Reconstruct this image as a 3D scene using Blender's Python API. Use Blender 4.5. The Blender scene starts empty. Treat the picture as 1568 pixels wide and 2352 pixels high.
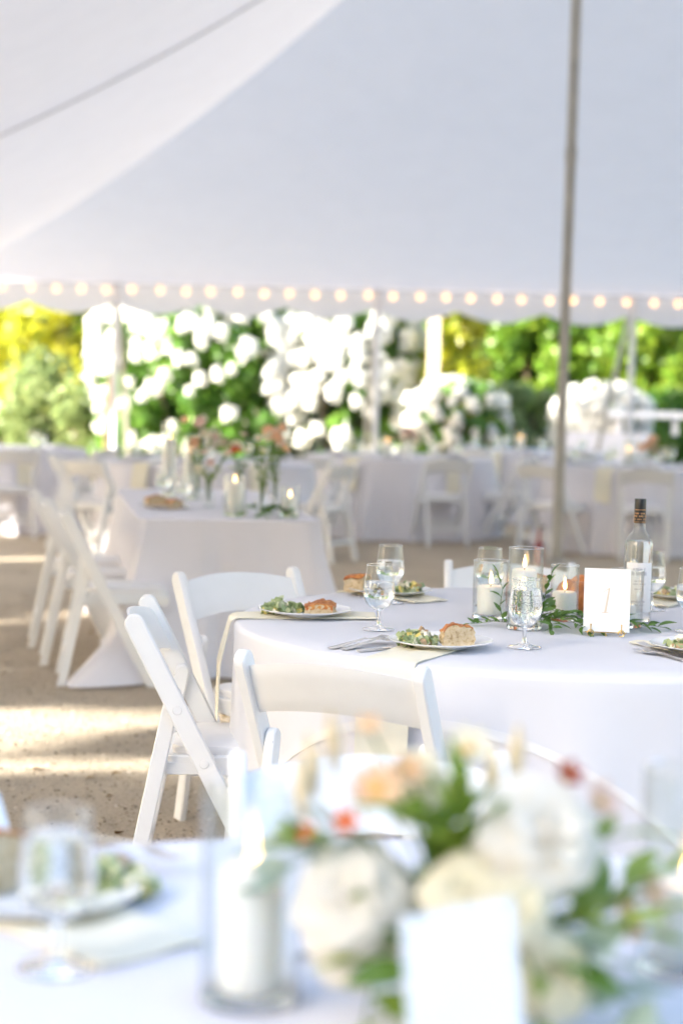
import bpy, math, random
import numpy as np
from mathutils import Vector, Matrix, Euler

scene = bpy.context.scene
COL = scene.collection
R = math.radians
PI = math.pi

# ------------------------------------------------------------------ camera, sky, sun, exposure
CAM_H, F_PX = 1.4, 4150.0
PITCH, ROLL = math.atan(282 / F_PX), math.atan(0.0245)
cam = bpy.data.cameras.new('camera')
cam_ob = bpy.data.objects.new('camera', cam)
COL.objects.link(cam_ob)
_f = Vector((0, math.cos(PITCH), -math.sin(PITCH)))
_u = Vector((0, math.sin(PITCH), math.cos(PITCH)))
_r = Vector((1, 0, 0))
_r2 = _r * math.cos(ROLL) + _u * math.sin(ROLL)
_u2 = -_r * math.sin(ROLL) + _u * math.cos(ROLL)
cam_ob.matrix_world = Matrix(((_r2.x, _u2.x, -_f.x, 0), (_r2.y, _u2.y, -_f.y, 0), (_r2.z, _u2.z, -_f.z, CAM_H), (0, 0, 0, 1)))
cam.sensor_fit = 'VERTICAL'
cam.sensor_height = 36.0
cam.lens = F_PX * 36.0 / 2352.0
cam.clip_start, cam.clip_end = 0.05, 600.0
cam.dof.use_dof = True
cam.dof.focus_distance = 4.55
cam.dof.aperture_fstop = 2.05
scene.camera = cam_ob

SUN_AZ = Vector((-0.88, -0.47))          # towards the sun: left, a little behind the camera
SUN_AZ.normalize()
SUN_EL = R(18)
world = bpy.data.worlds.new('World')
scene.world = world
world.use_nodes = True
wn = world.node_tree
bg = wn.nodes['Background']
sky = wn.nodes.new('ShaderNodeTexSky')
sky.sky_type = 'NISHITA'
sky.sun_disc = False
sky.sun_elevation = SUN_EL
sky.sun_rotation = math.atan2(SUN_AZ.x, SUN_AZ.y) % (2 * PI)
sky.dust_density = 3.5
sky.air_density = 1.0
sky.ozone_density = 1.0
wn.links.new(sky.outputs[0], bg.inputs[0])
bg.inputs[1].default_value = 0.15
sl = bpy.data.lights.new('sun', 'SUN')
sl.energy = 5.0
sl.angle = R(0.53)
sl.color = (1.0, 0.94, 0.85)
so = bpy.data.objects.new('sun', sl)
COL.objects.link(so)
_sd = Vector((SUN_AZ.x * math.cos(SUN_EL), SUN_AZ.y * math.cos(SUN_EL), math.sin(SUN_EL)))
so.rotation_euler = _sd.to_track_quat('Z', 'Y').to_euler()
so.location = (-20, -8, 12)
vs = scene.view_settings
vs.view_transform, vs.look, vs.gamma = 'Standard', 'None', 1.0
vs.use_curve_mapping = False
vs.exposure = 2.56
scene.render.engine = 'CYCLES'
cy = scene.cycles
cy.use_denoising = True
cy.max_bounces, cy.diffuse_bounces, cy.glossy_bounces = 14, 6, 6
cy.transmission_bounces, cy.transparent_max_bounces = 12, 24
cy.caustics_reflective = cy.caustics_refractive = False
cy.sample_clamp_indirect = 8.0

# ------------------------------------------------------------------ materials
def new_mat(name):
    m = bpy.data.materials.new(name)
    m.use_nodes = True
    nt = m.node_tree
    for n in list(nt.nodes):
        nt.nodes.remove(n)
    out = nt.nodes.new('ShaderNodeOutputMaterial')
    return m, nt, out

def N(nt, typ, **kw):
    n = nt.nodes.new(typ)
    for k, v in kw.items():
        if k in n.inputs.keys() if hasattr(n.inputs, 'keys') else False:
            n.inputs[k].default_value = v
        else:
            setattr(n, k, v)
    return n

def noise(nt, scale, detail=4, rough=0.6, coord='Object'):
    tc = nt.nodes.new('ShaderNodeTexCoord')
    n = nt.nodes.new('ShaderNodeTexNoise')
    n.inputs['Scale'].default_value = scale
    n.inputs['Detail'].default_value = detail
    n.inputs['Roughness'].default_value = rough
    nt.links.new(tc.outputs[coord], n.inputs['Vector'])
    return n

def ramp(nt, src, stops):
    r = nt.nodes.new('ShaderNodeValToRGB')
    el = r.color_ramp.elements
    while len(el) < len(stops):
        el.new(0.5)
    for e, (p, c) in zip(el, stops):
        e.position = p
        e.color = (*c, 1)
    nt.links.new(src, r.inputs[0])
    return r

def bump(nt, src, strength, dist):
    b = nt.nodes.new('ShaderNodeBump')
    b.inputs['Strength'].default_value = strength
    b.inputs['Distance'].default_value = dist
    nt.links.new(src, b.inputs['Height'])
    return b

def plain(name, col, rough=0.5, metal=0.0, var=0.06, scale=18, spec=0.5, bmp=0.0, sss=0.0, coat=0.0):
    m, nt, out = new_mat(name)
    p = nt.nodes.new('ShaderNodeBsdfPrincipled')
    n = noise(nt, scale)
    lo = tuple(max(0, c * (1 - var)) for c in col)
    hi = tuple(min(1, c * (1 + var)) for c in col)
    r = ramp(nt, n.outputs['Fac'], [(0.3, lo), (0.7, hi)])
    nt.links.new(r.outputs[0], p.inputs['Base Color'])
    p.inputs['Roughness'].default_value = rough
    p.inputs['Metallic'].default_value = metal
    p.inputs['Specular IOR Level'].default_value = spec
    p.inputs['Coat Weight'].default_value = coat
    if sss:
        p.inputs['Subsurface Weight'].default_value = sss
        p.inputs['Subsurface Radius'].default_value = (1, 0.8, 0.6)
        p.inputs['Subsurface Scale'].default_value = 0.02
    if bmp:
        n2 = noise(nt, scale * 4, 5)
        b = bump(nt, n2.outputs['Fac'], bmp, 0.004)
        nt.links.new(b.outputs[0], p.inputs['Normal'])
    nt.links.new(p.outputs[0], out.inputs[0])
    return m

def fabric(name, col, trans, tcol=None, crease=0.25, cscale=5.0, weave=True):
    m, nt, out = new_mat(name)
    d = nt.nodes.new('ShaderNodeBsdfDiffuse')
    t = nt.nodes.new('ShaderNodeBsdfTranslucent')
    mx = nt.nodes.new('ShaderNodeMixShader')
    n = noise(nt, 3.0, 5)
    lo = tuple(c * 0.96 for c in col)
    r = ramp(nt, n.outputs['Fac'], [(0.3, lo), (0.7, col)])
    nt.links.new(r.outputs[0], d.inputs['Color'])
    t.inputs['Color'].default_value = (*(tcol or col), 1)
    mx.inputs[0].default_value = trans
    n2 = noise(nt, cscale, 3, 0.5)
    b = bump(nt, n2.outputs['Fac'], crease, 0.02)
    if weave:
        n3 = noise(nt, 900, 1)
        b2 = bump(nt, n3.outputs['Fac'], 0.15, 0.0006)
        nt.links.new(b.outputs[0], b2.inputs['Normal'])
        b = b2
    nt.links.new(b.outputs[0], d.inputs['Normal'])
    nt.links.new(d.outputs[0], mx.inputs[1])
    nt.links.new(t.outputs[0], mx.inputs[2])
    nt.links.new(mx.outputs[0], out.inputs[0])
    return m

def leafy(name, c0, c1, c2, trans=0.45, gloss=0.06):
    """foliage: hue varies from leaf to leaf by a stored random value"""
    m, nt, out = new_mat(name)
    at = nt.nodes.new('ShaderNodeAttribute')
    at.attribute_name = 'tint'
    oi = nt.nodes.new('ShaderNodeObjectInfo')
    ad = nt.nodes.new('ShaderNodeMath')
    ad.operation = 'MULTIPLY_ADD'
    nt.links.new(oi.outputs['Random'], ad.inputs[0])
    ad.inputs[1].default_value = 0.25
    nt.links.new(at.outputs['Fac'], ad.inputs[2])
    r = ramp(nt, ad.outputs[0], [(0.0, c0), (0.55, c1), (1.0, c2)])
    d = nt.nodes.new('ShaderNodeBsdfDiffuse')
    t = nt.nodes.new('ShaderNodeBsdfTranslucent')
    g = nt.nodes.new('ShaderNodeBsdfGlossy')
    g.inputs['Roughness'].default_value = 0.35
    hs = nt.nodes.new('ShaderNodeHueSaturation')
    hs.inputs['Hue'].default_value = 0.485
    hs.inputs['Value'].default_value = 1.35
    nt.links.new(r.outputs[0], hs.inputs['Color'])
    nt.links.new(r.outputs[0], d.inputs['Color'])
    nt.links.new(hs.outputs[0], t.inputs['Color'])
    mx = nt.nodes.new('ShaderNodeMixShader')
    mx.inputs[0].default_value = trans
    nt.links.new(d.outputs[0], mx.inputs[1])
    nt.links.new(t.outputs[0], mx.inputs[2])
    m2 = nt.nodes.new('ShaderNodeMixShader')
    m2.inputs[0].default_value = gloss
    nt.links.new(mx.outputs[0], m2.inputs[1])
    nt.links.new(g.outputs[0], m2.inputs[2])
    nt.links.new(m2.outputs[0], out.inputs[0])
    return m

def thin_glass(name, tint=(0.97, 0.985, 0.98), spots=0.0):
    m, nt, out = new_mat(name)
    tr = nt.nodes.new('ShaderNodeBsdfTransparent')
    tr.inputs[0].default_value = (*tint, 1)
    g = nt.nodes.new('ShaderNodeBsdfGlossy')
    g.inputs['Roughness'].default_value = 0.03
    lw = nt.nodes.new('ShaderNodeLayerWeight')
    lw.inputs[0].default_value = 0.5
    pw = nt.nodes.new('ShaderNodeMath')
    pw.operation = 'POWER'
    pw.inputs[1].default_value = 2.6
    nt.links.new(lw.outputs['Facing'], pw.inputs[0])
    ma = nt.nodes.new('ShaderNodeMath')
    ma.operation = 'MULTIPLY_ADD'
    ma.inputs[1].default_value = 0.72
    ma.inputs[2].default_value = 0.05
    nt.links.new(pw.outputs[0], ma.inputs[0])
    mx = nt.nodes.new('ShaderNodeMixShader')
    nt.links.new(ma.outputs[0], mx.inputs[0])
    nt.links.new(tr.outputs[0], mx.inputs[1])
    nt.links.new(g.outputs[0], mx.inputs[2])
    if spots:
        n = noise(nt, 260, 2)
        r = ramp(nt, n.outputs['Fac'], [(0.50, (0, 0, 0)), (0.62, (spots,) * 3)])
        d = nt.nodes.new('ShaderNodeBsdfDiffuse')
        d.inputs[0].default_value = (0.85, 0.87, 0.88, 1)
        m2 = nt.nodes.new('ShaderNodeMixShader')
        nt.links.new(r.outputs[0], m2.inputs[0])
        nt.links.new(mx.outputs[0], m2.inputs[1])
        nt.links.new(d.outputs[0], m2.inputs[2])
        mx = m2
        b = bump(nt, n.outputs['Fac'], 0.3, 0.002)
        nt.links.new(b.outputs[0], g.inputs['Normal'])
    nt.links.new(mx.outputs[0], out.inputs[0])
    return m

def refract(name, ior, col=(1, 1, 1), rough=0.0):
    m, nt, out = new_mat(name)
    p = nt.nodes.new('ShaderNodeBsdfPrincipled')
    p.inputs['Base Color'].default_value = (*col, 1)
    p.inputs['Transmission Weight'].default_value = 1.0
    p.inputs['IOR'].default_value = ior
    p.inputs['Roughness'].default_value = rough
    nt.links.new(p.outputs[0], out.inputs[0])
    return m

def emit(name, col, strength):
    m, nt, out = new_mat(name)
    e = nt.nodes.new('ShaderNodeEmission')
    e.inputs[0].default_value = (*col, 1)
    e.inputs[1].default_value = strength
    nt.links.new(e.outputs[0], out.inputs[0])
    return m

def ground_mat():
    m, nt, out = new_mat('decomposed_granite')
    p = nt.nodes.new('ShaderNodeBsdfPrincipled')
    p.inputs['Roughness'].default_value = 0.95
    p.inputs['Specular IOR Level'].default_value = 0.1
    n1 = noise(nt, 70, 6, 0.75)
    r1 = ramp(nt, n1.outputs['Fac'], [(0.30, (0.28, 0.23, 0.17)), (0.46, (0.60, 0.505, 0.385)), (0.60, (0.70, 0.60, 0.465)), (0.75, (0.80, 0.72, 0.60))])
    n2 = noise(nt, 1.3, 5, 0.6)
    r2 = ramp(nt, n2.outputs['Fac'], [(0.3, (0.80, 0.79, 0.77)), (0.7, (1.0, 1.0, 1.0))])
    mx = nt.nodes.new('ShaderNodeMix')
    mx.data_type = 'RGBA'
    mx.blend_type = 'MULTIPLY'
    mx.inputs[0].default_value = 1.0
    nt.links.new(r1.outputs[0], mx.inputs[6])
    nt.links.new(r2.outputs[0], mx.inputs[7])
    nt.links.new(mx.outputs[2], p.inputs['Base Color'])
    b1 = bump(nt, n1.outputs['Fac'], 0.9, 0.02)
    nt.links.new(b1.outputs[0], p.inputs['Normal'])
    nt.links.new(p.outputs[0], out.inputs[0])
    return m

def bread_mat():
    m, nt, out = new_mat('bread_crumb')
    p = nt.nodes.new('ShaderNodeBsdfPrincipled')
    p.inputs['Roughness'].default_value = 0.9
    p.inputs['Specular IOR Level'].default_value = 0.15
    n = noise(nt, 95, 4, 0.7)
    r = ramp(nt, n.outputs['Fac'], [(0.33, (0.34, 0.22, 0.11)), (0.45, (0.60, 0.47, 0.29)), (0.7, (0.70, 0.59, 0.42))])
    nt.links.new(r.outputs[0], p.inputs['Base Color'])
    b = bump(nt, n.outputs['Fac'], 0.9, 0.006)
    nt.links.new(b.outputs[0], p.inputs['Normal'])
    nt.links.new(p.outputs[0], out.inputs[0])
    return m

def crust_mat():
    m, nt, out = new_mat('bread_crust')
    p = nt.nodes.new('ShaderNodeBsdfPrincipled')
    p.inputs['Roughness'].default_value = 0.5
    n = noise(nt, 45, 5, 0.65)
    r = ramp(nt, n.outputs['Fac'], [(0.3, (0.22, 0.05, 0.012)), (0.5, (0.48, 0.16, 0.03)), (0.72, (0.70, 0.36, 0.10))])
    nt.links.new(r.outputs[0], p.inputs['Base Color'])
    b = bump(nt, n.outputs['Fac'], 0.7, 0.006)
    nt.links.new(b.outputs[0], p.inputs['Normal'])
    nt.links.new(p.outputs[0], out.inputs[0])
    return m

M = {}
M['ground'] = ground_mat()
M['pebble'] = leafy('pebble_stone', (0.20, 0.16, 0.12), (0.42, 0.34, 0.25), (0.62, 0.55, 0.46), trans=0.0, gloss=0.0)
M['drylitter'] = leafy('dry_leaf', (0.10, 0.06, 0.03), (0.26, 0.17, 0.08), (0.40, 0.28, 0.12), trans=0.1, gloss=0.02)
M['canvas'] = fabric('tent_canvas', (0.83, 0.835, 0.86), 0.22, (0.80, 0.81, 0.85), crease=0.12, cscale=0.7, weave=False)
M['cloth'] = fabric('white_tablecloth', (0.82, 0.81, 0.86), 0.12, crease=0.16, cscale=4.0)
M['sheer'] = fabric('white_overlay_cloth', (0.81, 0.82, 0.87), 0.15, crease=0.14, cscale=4.5)
M['hem'] = fabric('white_hem', (0.86, 0.86, 0.88), 0.05, crease=0.1, cscale=20)
M['napkin'] = fabric('cream_napkin', (0.90, 0.86, 0.72), 0.12, crease=0.2, cscale=14)
M['resin'] = plain('white_resin', (0.80, 0.81, 0.82), 0.38, var=0.02, scale=9, bmp=0.05)
M['pad'] = plain('white_vinyl_pad', (0.78, 0.77, 0.77), 0.45, var=0.02, scale=9, bmp=0.1)
M['screw'] = plain('steel_screw', (0.30, 0.33, 0.38), 0.3, 0.9)
M['pole_grey'] = plain('weathered_pole', (0.40, 0.38, 0.33), 0.5, var=0.12, scale=6)
M['pole_white'] = plain('white_pole', (0.78, 0.79, 0.82), 0.4, var=0.03)
M['strap'] = fabric('pale_webbing', (0.62, 0.61, 0.56), 0.05, crease=0.1, cscale=20)
M['seam'] = fabric('canvas_seam', (0.50, 0.50, 0.51), 0.02, crease=0.1, cscale=20, weave=False)
M['cable'] = plain('cable', (0.30, 0.29, 0.28), 0.6)
M['bulb'] = emit('warm_bulb', (1.0, 0.58, 0.30), 0.55)
M['flame'] = emit('candle_flame', (1.0, 0.54, 0.18), 3.2)
M['wick'] = plain('wick', (0.03, 0.025, 0.02), 0.9)
M['wax'] = plain('white_wax', (0.86, 0.84, 0.80), 0.45, var=0.02, scale=20, sss=0.5)
M['glass'] = thin_glass('clear_glass')
M['goblet'] = thin_glass('goblet_glass')
M['chilled'] = thin_glass('chilled_goblet_glass', spots=0.28)
M['water'] = refract('water', 1.33)
M['stem'] = refract('stem_glass', 1.45)
M['china'] = plain('white_china', (0.82, 0.82, 0.82), 0.15, var=0.01, scale=5)
M['steel'] = plain('polished_steel', (0.82, 0.80, 0.78), 0.22, 1.0, var=0.04, scale=40)
M['gold'] = plain('gold_wire', (0.90, 0.62, 0.26), 0.25, 1.0, var=0.04)
M['goldink'] = plain('pale_gold_ink', (0.70, 0.60, 0.48), 0.6, 0.0, var=0.04)
M['card'] = plain('white_card', (0.86, 0.86, 0.85), 0.7, var=0.01)
M['black'] = plain('black_cap', (0.015, 0.015, 0.017), 0.3)
M['label'] = plain('bottle_label', (0.80, 0.80, 0.82), 0.6, var=0.02)
M['print'] = plain('label_print', (0.45, 0.45, 0.50), 0.7)
M['copper'] = plain('copper_ink', (0.62, 0.36, 0.18), 0.4, 0.6)
M['crumb'] = bread_mat()
M['crust'] = crust_mat()
M['lettuce'] = leafy('lettuce', (0.12, 0.22, 0.07), (0.46, 0.54, 0.28), (0.82, 0.83, 0.66), 0.3, 0.08)
M['cheese'] = plain('cream_cheese', (0.84, 0.80, 0.64), 0.5, var=0.1, scale=90, bmp=0.3)
M['crouton'] = plain('brown_crouton', (0.52, 0.36, 0.22), 0.85, var=0.3, scale=120, bmp=0.6)
M['egg'] = plain('yellow_piece', (0.80, 0.66, 0.22), 0.5, var=0.15, scale=80)
M['garland'] = leafy('garland_leaf', (0.06, 0.15, 0.025), (0.11, 0.24, 0.04), (0.20, 0.34, 0.07), 0.35, 0.08)
M['bouquet_leaf'] = leafy('bouquet_leaf', (0.07, 0.17, 0.025), (0.19, 0.30, 0.045), (0.36, 0.44, 0.09), 0.45, 0.05)
M['eucalyptus'] = leafy('grey_green_leaf', (0.30, 0.38, 0.31), (0.42, 0.52, 0.42), (0.52, 0.60, 0.50), 0.3, 0.03)
M['greystem'] = plain('grey_blue_leaf', (0.14, 0.18, 0.20), 0.6)
M['petal'] = fabric('white_petal', (0.91, 0.88, 0.82), 0.5, (0.92, 0.89, 0.80), crease=0.1, cscale=60, weave=False)
M['petal_cream'] = fabric('cream_petal', (0.90, 0.86, 0.72), 0.5, (0.90, 0.86, 0.66), crease=0.1, cscale=60, weave=False)
M['petal_peach'] = fabric('peach_petal', (0.88, 0.62, 0.42), 0.4, (0.9, 0.6, 0.34), crease=0.1, cscale=60, weave=False)
M['petal_pink'] = fabric('blush_petal', (0.84, 0.66, 0.58), 0.35, (0.86, 0.62, 0.5), crease=0.1, cscale=60, weave=False)
M['petal_red'] = fabric('coral_petal', (0.72, 0.16, 0.08), 0.3, (0.8, 0.2, 0.1), crease=0.1, cscale=60, weave=False)
M['petal_burgundy'] = fabric('burgundy_petal', (0.30, 0.04, 0.05), 0.3, (0.4, 0.06, 0.06), crease=0.1, cscale=60, weave=False)
M['pollen'] = plain('yellow_centre', (0.72, 0.42, 0.06), 0.8, var=0.2, scale=200)
M['dry'] = plain('dried_grass', (0.66, 0.55, 0.36), 0.9, var=0.2, scale=80)
M['greenstem'] = plain('green_stem', (0.12, 0.20, 0.05), 0.6, var=0.2)
M['bark'] = plain('bark', (0.20, 0.15, 0.11), 0.95, var=0.3, scale=14, bmp=0.8)
M['tan_wood'] = plain('tan_wood', (0.50, 0.38, 0.25), 0.8, var=0.15, scale=10)
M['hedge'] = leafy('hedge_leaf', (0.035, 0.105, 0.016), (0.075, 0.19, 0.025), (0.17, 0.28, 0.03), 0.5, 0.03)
M['hedge_light'] = leafy('light_hedge_leaf', (0.06, 0.15, 0.02), (0.14, 0.27, 0.03), (0.28, 0.37, 0.04), 0.5, 0.03)  # copy of the hedge leaf with sunlight put into its lighter colour
M['golden'] = leafy('golden_leaf', (0.22, 0.28, 0.02), (0.40, 0.43, 0.035), (0.54, 0.52, 0.06), 0.5, 0.03)  # sun shining through foliage, put into the leaf colour as yellow
M['sage'] = leafy('grey_green_shrub_leaf', (0.10, 0.16, 0.055), (0.19, 0.26, 0.10), (0.30, 0.36, 0.15), 0.4, 0.03)
M['hydrangea_leaf'] = leafy('hydrangea_leaf', (0.055, 0.14, 0.022), (0.11, 0.25, 0.038), (0.20, 0.35, 0.06), 0.45, 0.04)
M['floret'] = fabric('white_floret', (0.84, 0.84, 0.80), 0.3, crease=0.1, cscale=60, weave=False)
M['shade_leaf'] = leafy('broadleaf', (0.03, 0.07, 0.015), (0.06, 0.12, 0.025), (0.11, 0.17, 0.04), 0.3, 0.03)
M['red'] = plain('dark_red_paint', (0.30, 0.03, 0.03), 0.35)
M['soil'] = plain('dark_mulch', (0.09, 0.06, 0.04), 0.95, var=0.4, scale=25, bmp=0.8)
M['loaf'] = plain('glazed_loaf', (0.50, 0.17, 0.04), 0.3, var=0.45, scale=30, bmp=0.3)
M['plaster'] = plain('warm_white_plaster', (0.58, 0.48, 0.34), 0.8, var=0.04)

# ------------------------------------------------------------------ mesh helpers
class MB:
    def __init__(s):
        s.v, s.f, s.m = [], [], []
        s.mi = 0
    def add(s, vs, fs):
        o = len(s.v)
        s.v.extend([tuple(p) for p in vs])
        s.f.extend([tuple(i + o for i in f) for f in fs])
        s.m.extend([s.mi] * len(fs))
        return s
    def box(s, c, d, rot=None, ch=0.0):
        x, y, z = (q / 2 for q in d)
        vs = [Vector((a * x, b * y, e * z)) for a in (-1, 1) for b in (-1, 1) for e in (-1, 1)]
        fs = [(0, 1, 3, 2), (4, 6, 7, 5), (0, 4, 5, 1), (2, 3, 7, 6), (0, 2, 6, 4), (1, 5, 7, 3)]
        if rot is not None:
            vs = [rot @ p for p in vs]
        return s.add([Vector(c) + p for p in vs], fs)
    def tube(s, pts, r, n=8, cap=True):
        pts = [Vector(p) for p in pts]
        rs = r if isinstance(r, (list, tuple)) else [r] * len(pts)
        vs, fs = [], []
        t0 = (pts[1] - pts[0]).normalized()
        ref = Vector((0, 0, 1)) if abs(t0.z) < 0.9 else Vector((1, 0, 0))
        nrm = t0.cross(ref).normalized()
        for i, p in enumerate(pts):
            a = pts[max(i - 1, 0)]
            b = pts[min(i + 1, len(pts) - 1)]
            t = (b - a).normalized()
            nrm = (nrm - t * nrm.dot(t)).normalized()
            bi = t.cross(nrm)
            for k in range(n):
                an = 2 * PI * k / n
                vs.append(p + (nrm * math.cos(an) + bi * math.sin(an)) * rs[i])
        for i in range(len(pts) - 1):
            for k in range(n):
                k2 = (k + 1) % n
                fs.append((i * n + k, i * n + k2, (i + 1) * n + k2, (i + 1) * n + k))
        if cap:
            fs.append(tuple(range(n - 1, -1, -1)))
            fs.append(tuple((len(pts) - 1) * n + k for k in range(n)))
        return s.add(vs, fs)
    def lathe(s, prof, n=32, c=(0, 0, 0), closed=False):
        vs, fs = [], []
        for r, z in prof:
            for k in range(n):
                a = 2 * PI * k / n
                vs.append((c[0] + max(r, 1e-5) * math.cos(a), c[1] + max(r, 1e-5) * math.sin(a), c[2] + z))
        L = len(prof)
        for i in range(L - 1 + (1 if closed else 0)):
            j = (i + 1) % L
            for k in range(n):
                k2 = (k + 1) % n
                fs.append((i * n + k, i * n + k2, j * n + k2, j * n + k))
        return s.add(vs, fs)
    def prism(s, outline, a, b, axis='x', ch=0.003):
        """outline polygon (2D, CCW) extruded a..b along an axis with chamfered rims"""
        n = len(outline)
        pts = [Vector((p[0], p[1])) for p in outline]
        ins = []
        for i in range(n):
            p0, p1, p2 = pts[i - 1], pts[i], pts[(i + 1) % n]
            e1, e2 = (p1 - p0).normalized(), (p2 - p1).normalized()
            n1, n2 = Vector((-e1.y, e1.x)), Vector((-e2.y, e2.x))
            nn = (n1 + n2)
            nn = nn.normalized() if nn.length > 1e-6 else n1
            ins.append(p1 + nn * ch)
        rings = [(ins, a), (pts, a + ch), (pts, b - ch), (ins, b)]
        vs = []
        for pl, h in rings:
            for p in pl:
                vs.append((h, p.x, p.y) if axis == 'x' else ((p.x, h, p.y) if axis == 'y' else (p.x, p.y, h)))
        fs = []
        for k in range(3):
            for i in range(n):
                j = (i + 1) % n
                fs.append((k * n + i, k * n + j, (k + 1) * n + j, (k + 1) * n + i))
        fs.append(tuple(range(n - 1, -1, -1)))
        fs.append(tuple(3 * n + i for i in range(n)))
        return s.add(vs, fs)
    def grid(s, fn, nu, nv):
        vs = [fn(i / nu, j / nv) for j in range(nv + 1) for i in range(nu + 1)]
        fs = [(j * (nu + 1) + i, j * (nu + 1) + i + 1, (j + 1) * (nu + 1) + i + 1, (j + 1) * (nu + 1) + i) for j in range(nv) for i in range(nu)]
        return s.add(vs, fs)
    def sphere(s, c, r, n=10, m=7, sc=(1, 1, 1)):
        prof = [(math.sin(PI * i / m), -math.cos(PI * i / m)) for i in range(m + 1)]
        vs, fs = [], []
        for pr, pz in prof:
            for k in range(n):
                a = 2 * PI * k / n
                vs.append((c[0] + r * sc[0] * max(pr, 1e-4) * math.cos(a), c[1] + r * sc[1] * max(pr, 1e-4) * math.sin(a), c[2] + r * sc[2] * pz))
        for i in range(m):
            for k in range(n):
                k2 = (k + 1) % n
                fs.append((i * n + k, i * n + k2, (i + 1) * n + k2, (i + 1) * n + k))
        return s.add(vs, fs)
    def mesh(s, name, mats, smooth=True):
        me = bpy.data.meshes.new(name)
        me.from_pydata(s.v, [], s.f)
        for m in (mats if isinstance(mats, (list, tuple)) else [mats]):
            me.materials.append(m)
        me.polygons.foreach_set('material_index', s.m)
        me.update()
        if smooth:
            me.polygons.foreach_set('use_smooth', [True] * len(me.polygons))
            try:
                me.set_sharp_from_angle(angle=R(40))
            except Exception:
                pass
        return me
    def build(s, name, mats, parent=None, smooth=True, loc=None, rot=None):
        return link(name, s.mesh(name, mats, smooth), parent, loc, rot)

def link(name, me, parent=None, loc=None, rot=None, sc=None):
    o = bpy.data.objects.new(name, me)
    COL.objects.link(o)
    if parent:
        o.parent = parent
    if loc is not None:
        o.location = loc
    if rot is not None:
        o.rotation_euler = rot
    if sc is not None:
        o.scale = sc if isinstance(sc, (list, tuple)) else (sc,) * 3
    return o

def tag(o, label=None, cat=None, group=None, kind=None):
    for k, v in (('label', label), ('category', cat), ('group', group), ('kind', kind)):
        if v:
            o[k] = v
    return o

def thing(name, label, cat, loc=(0, 0, 0), rz=0.0, group=None):
    o = bpy.data.objects.new(name, None)
    COL.objects.link(o)
    o.empty_display_size = 0.1
    o.location = loc
    o.rotation_euler = (0, 0, rz)
    return tag(o, label, cat, group)

def copy_tree(o, parent=None):
    c = o.copy()
    COL.objects.link(c)
    c.parent = parent
    for ch in o.children:
        copy_tree(ch, c)
    return c

class Proto:
    """first placement uses the built thing itself, later ones copies of it and its parts"""
    def __init__(s, o):
        s.o, s.used = o, False
    def put(s, loc, rz, label, group=None, scale=1.0):
        o = s.o if not s.used else copy_tree(s.src())
        s.used = True
        o.location = loc
        o.rotation_euler = (0, 0, rz)
        o.scale = (scale,) * 3
        o['label'] = label
        if group:
            o['group'] = group
        elif 'group' in o:
            del o['group']
        return o
    def src(s):
        return s.o

def card_mesh(name, pts, nrm, size, tint, mat, aspect=1.7, seed=0):
    """many leaf-shaped quads (diamond outlines) as one mesh with a per-leaf tint"""
    rng = np.random.default_rng(seed)
    n = len(pts)
    a = rng.normal(size=(n, 3))
    a -= nrm * np.sum(a * nrm, axis=1, keepdims=True)
    a /= np.linalg.norm(a, axis=1, keepdims=True) + 1e-9
    b = np.cross(nrm, a)
    sz = size * rng.uniform(0.65, 1.35, size=(n, 1))
    L, W = sz * aspect * 0.5, sz * 0.5
    v = np.empty((n, 4, 3), dtype=np.float32)
    v[:, 0] = pts - a * L
    v[:, 1] = pts + b * W + nrm * W * 0.3
    v[:, 2] = pts + a * L
    v[:, 3] = pts - b * W + nrm * W * 0.3
    me = bpy.data.meshes.new(name)
    me.vertices.add(n * 4)
    me.vertices.foreach_set('co', v.reshape(-1))
    me.loops.add(n * 4)
    me.loops.foreach_set('vertex_index', np.arange(n * 4, dtype=np.int32))
    me.polygons.add(n)
    me.polygons.foreach_set('loop_start', np.arange(0, n * 4, 4, dtype=np.int32))
    me.polygons.foreach_set('loop_total', np.full(n, 4, dtype=np.int32))
    at = me.attributes.new('tint', 'FLOAT', 'POINT')
    at.data.foreach_set('value', np.repeat(tint.astype(np.float32), 4))
    me.materials.append(mat)
    me.update()
    me.validate()
    return me

def clump_points(rng, centers, radii, per, jitter_out=0.75):
    """leaf positions on and inside clumps, normals roughly outward"""
    P, Nn, T = [], [], []
    for c, r in zip(centers, radii):
        d = rng.normal(size=(per, 3))
        d /= np.linalg.norm(d, axis=1, keepdims=True)
        rr = r * (jitter_out + (1 - jitter_out) * rng.random((per, 1)) + rng.normal(size=(per, 1)) * 0.06)
        P.append(c + d * rr)
        nn = d + rng.normal(size=(per, 3)) * 0.7
        nn /= np.linalg.norm(nn, axis=1, keepdims=True)
        Nn.append(nn)
        T.append(np.clip(rng.random() * 0.45 + rng.random(per) * 0.45, 0, 1))
    return np.concatenate(P), np.concatenate(Nn), np.concatenate(T)

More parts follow.
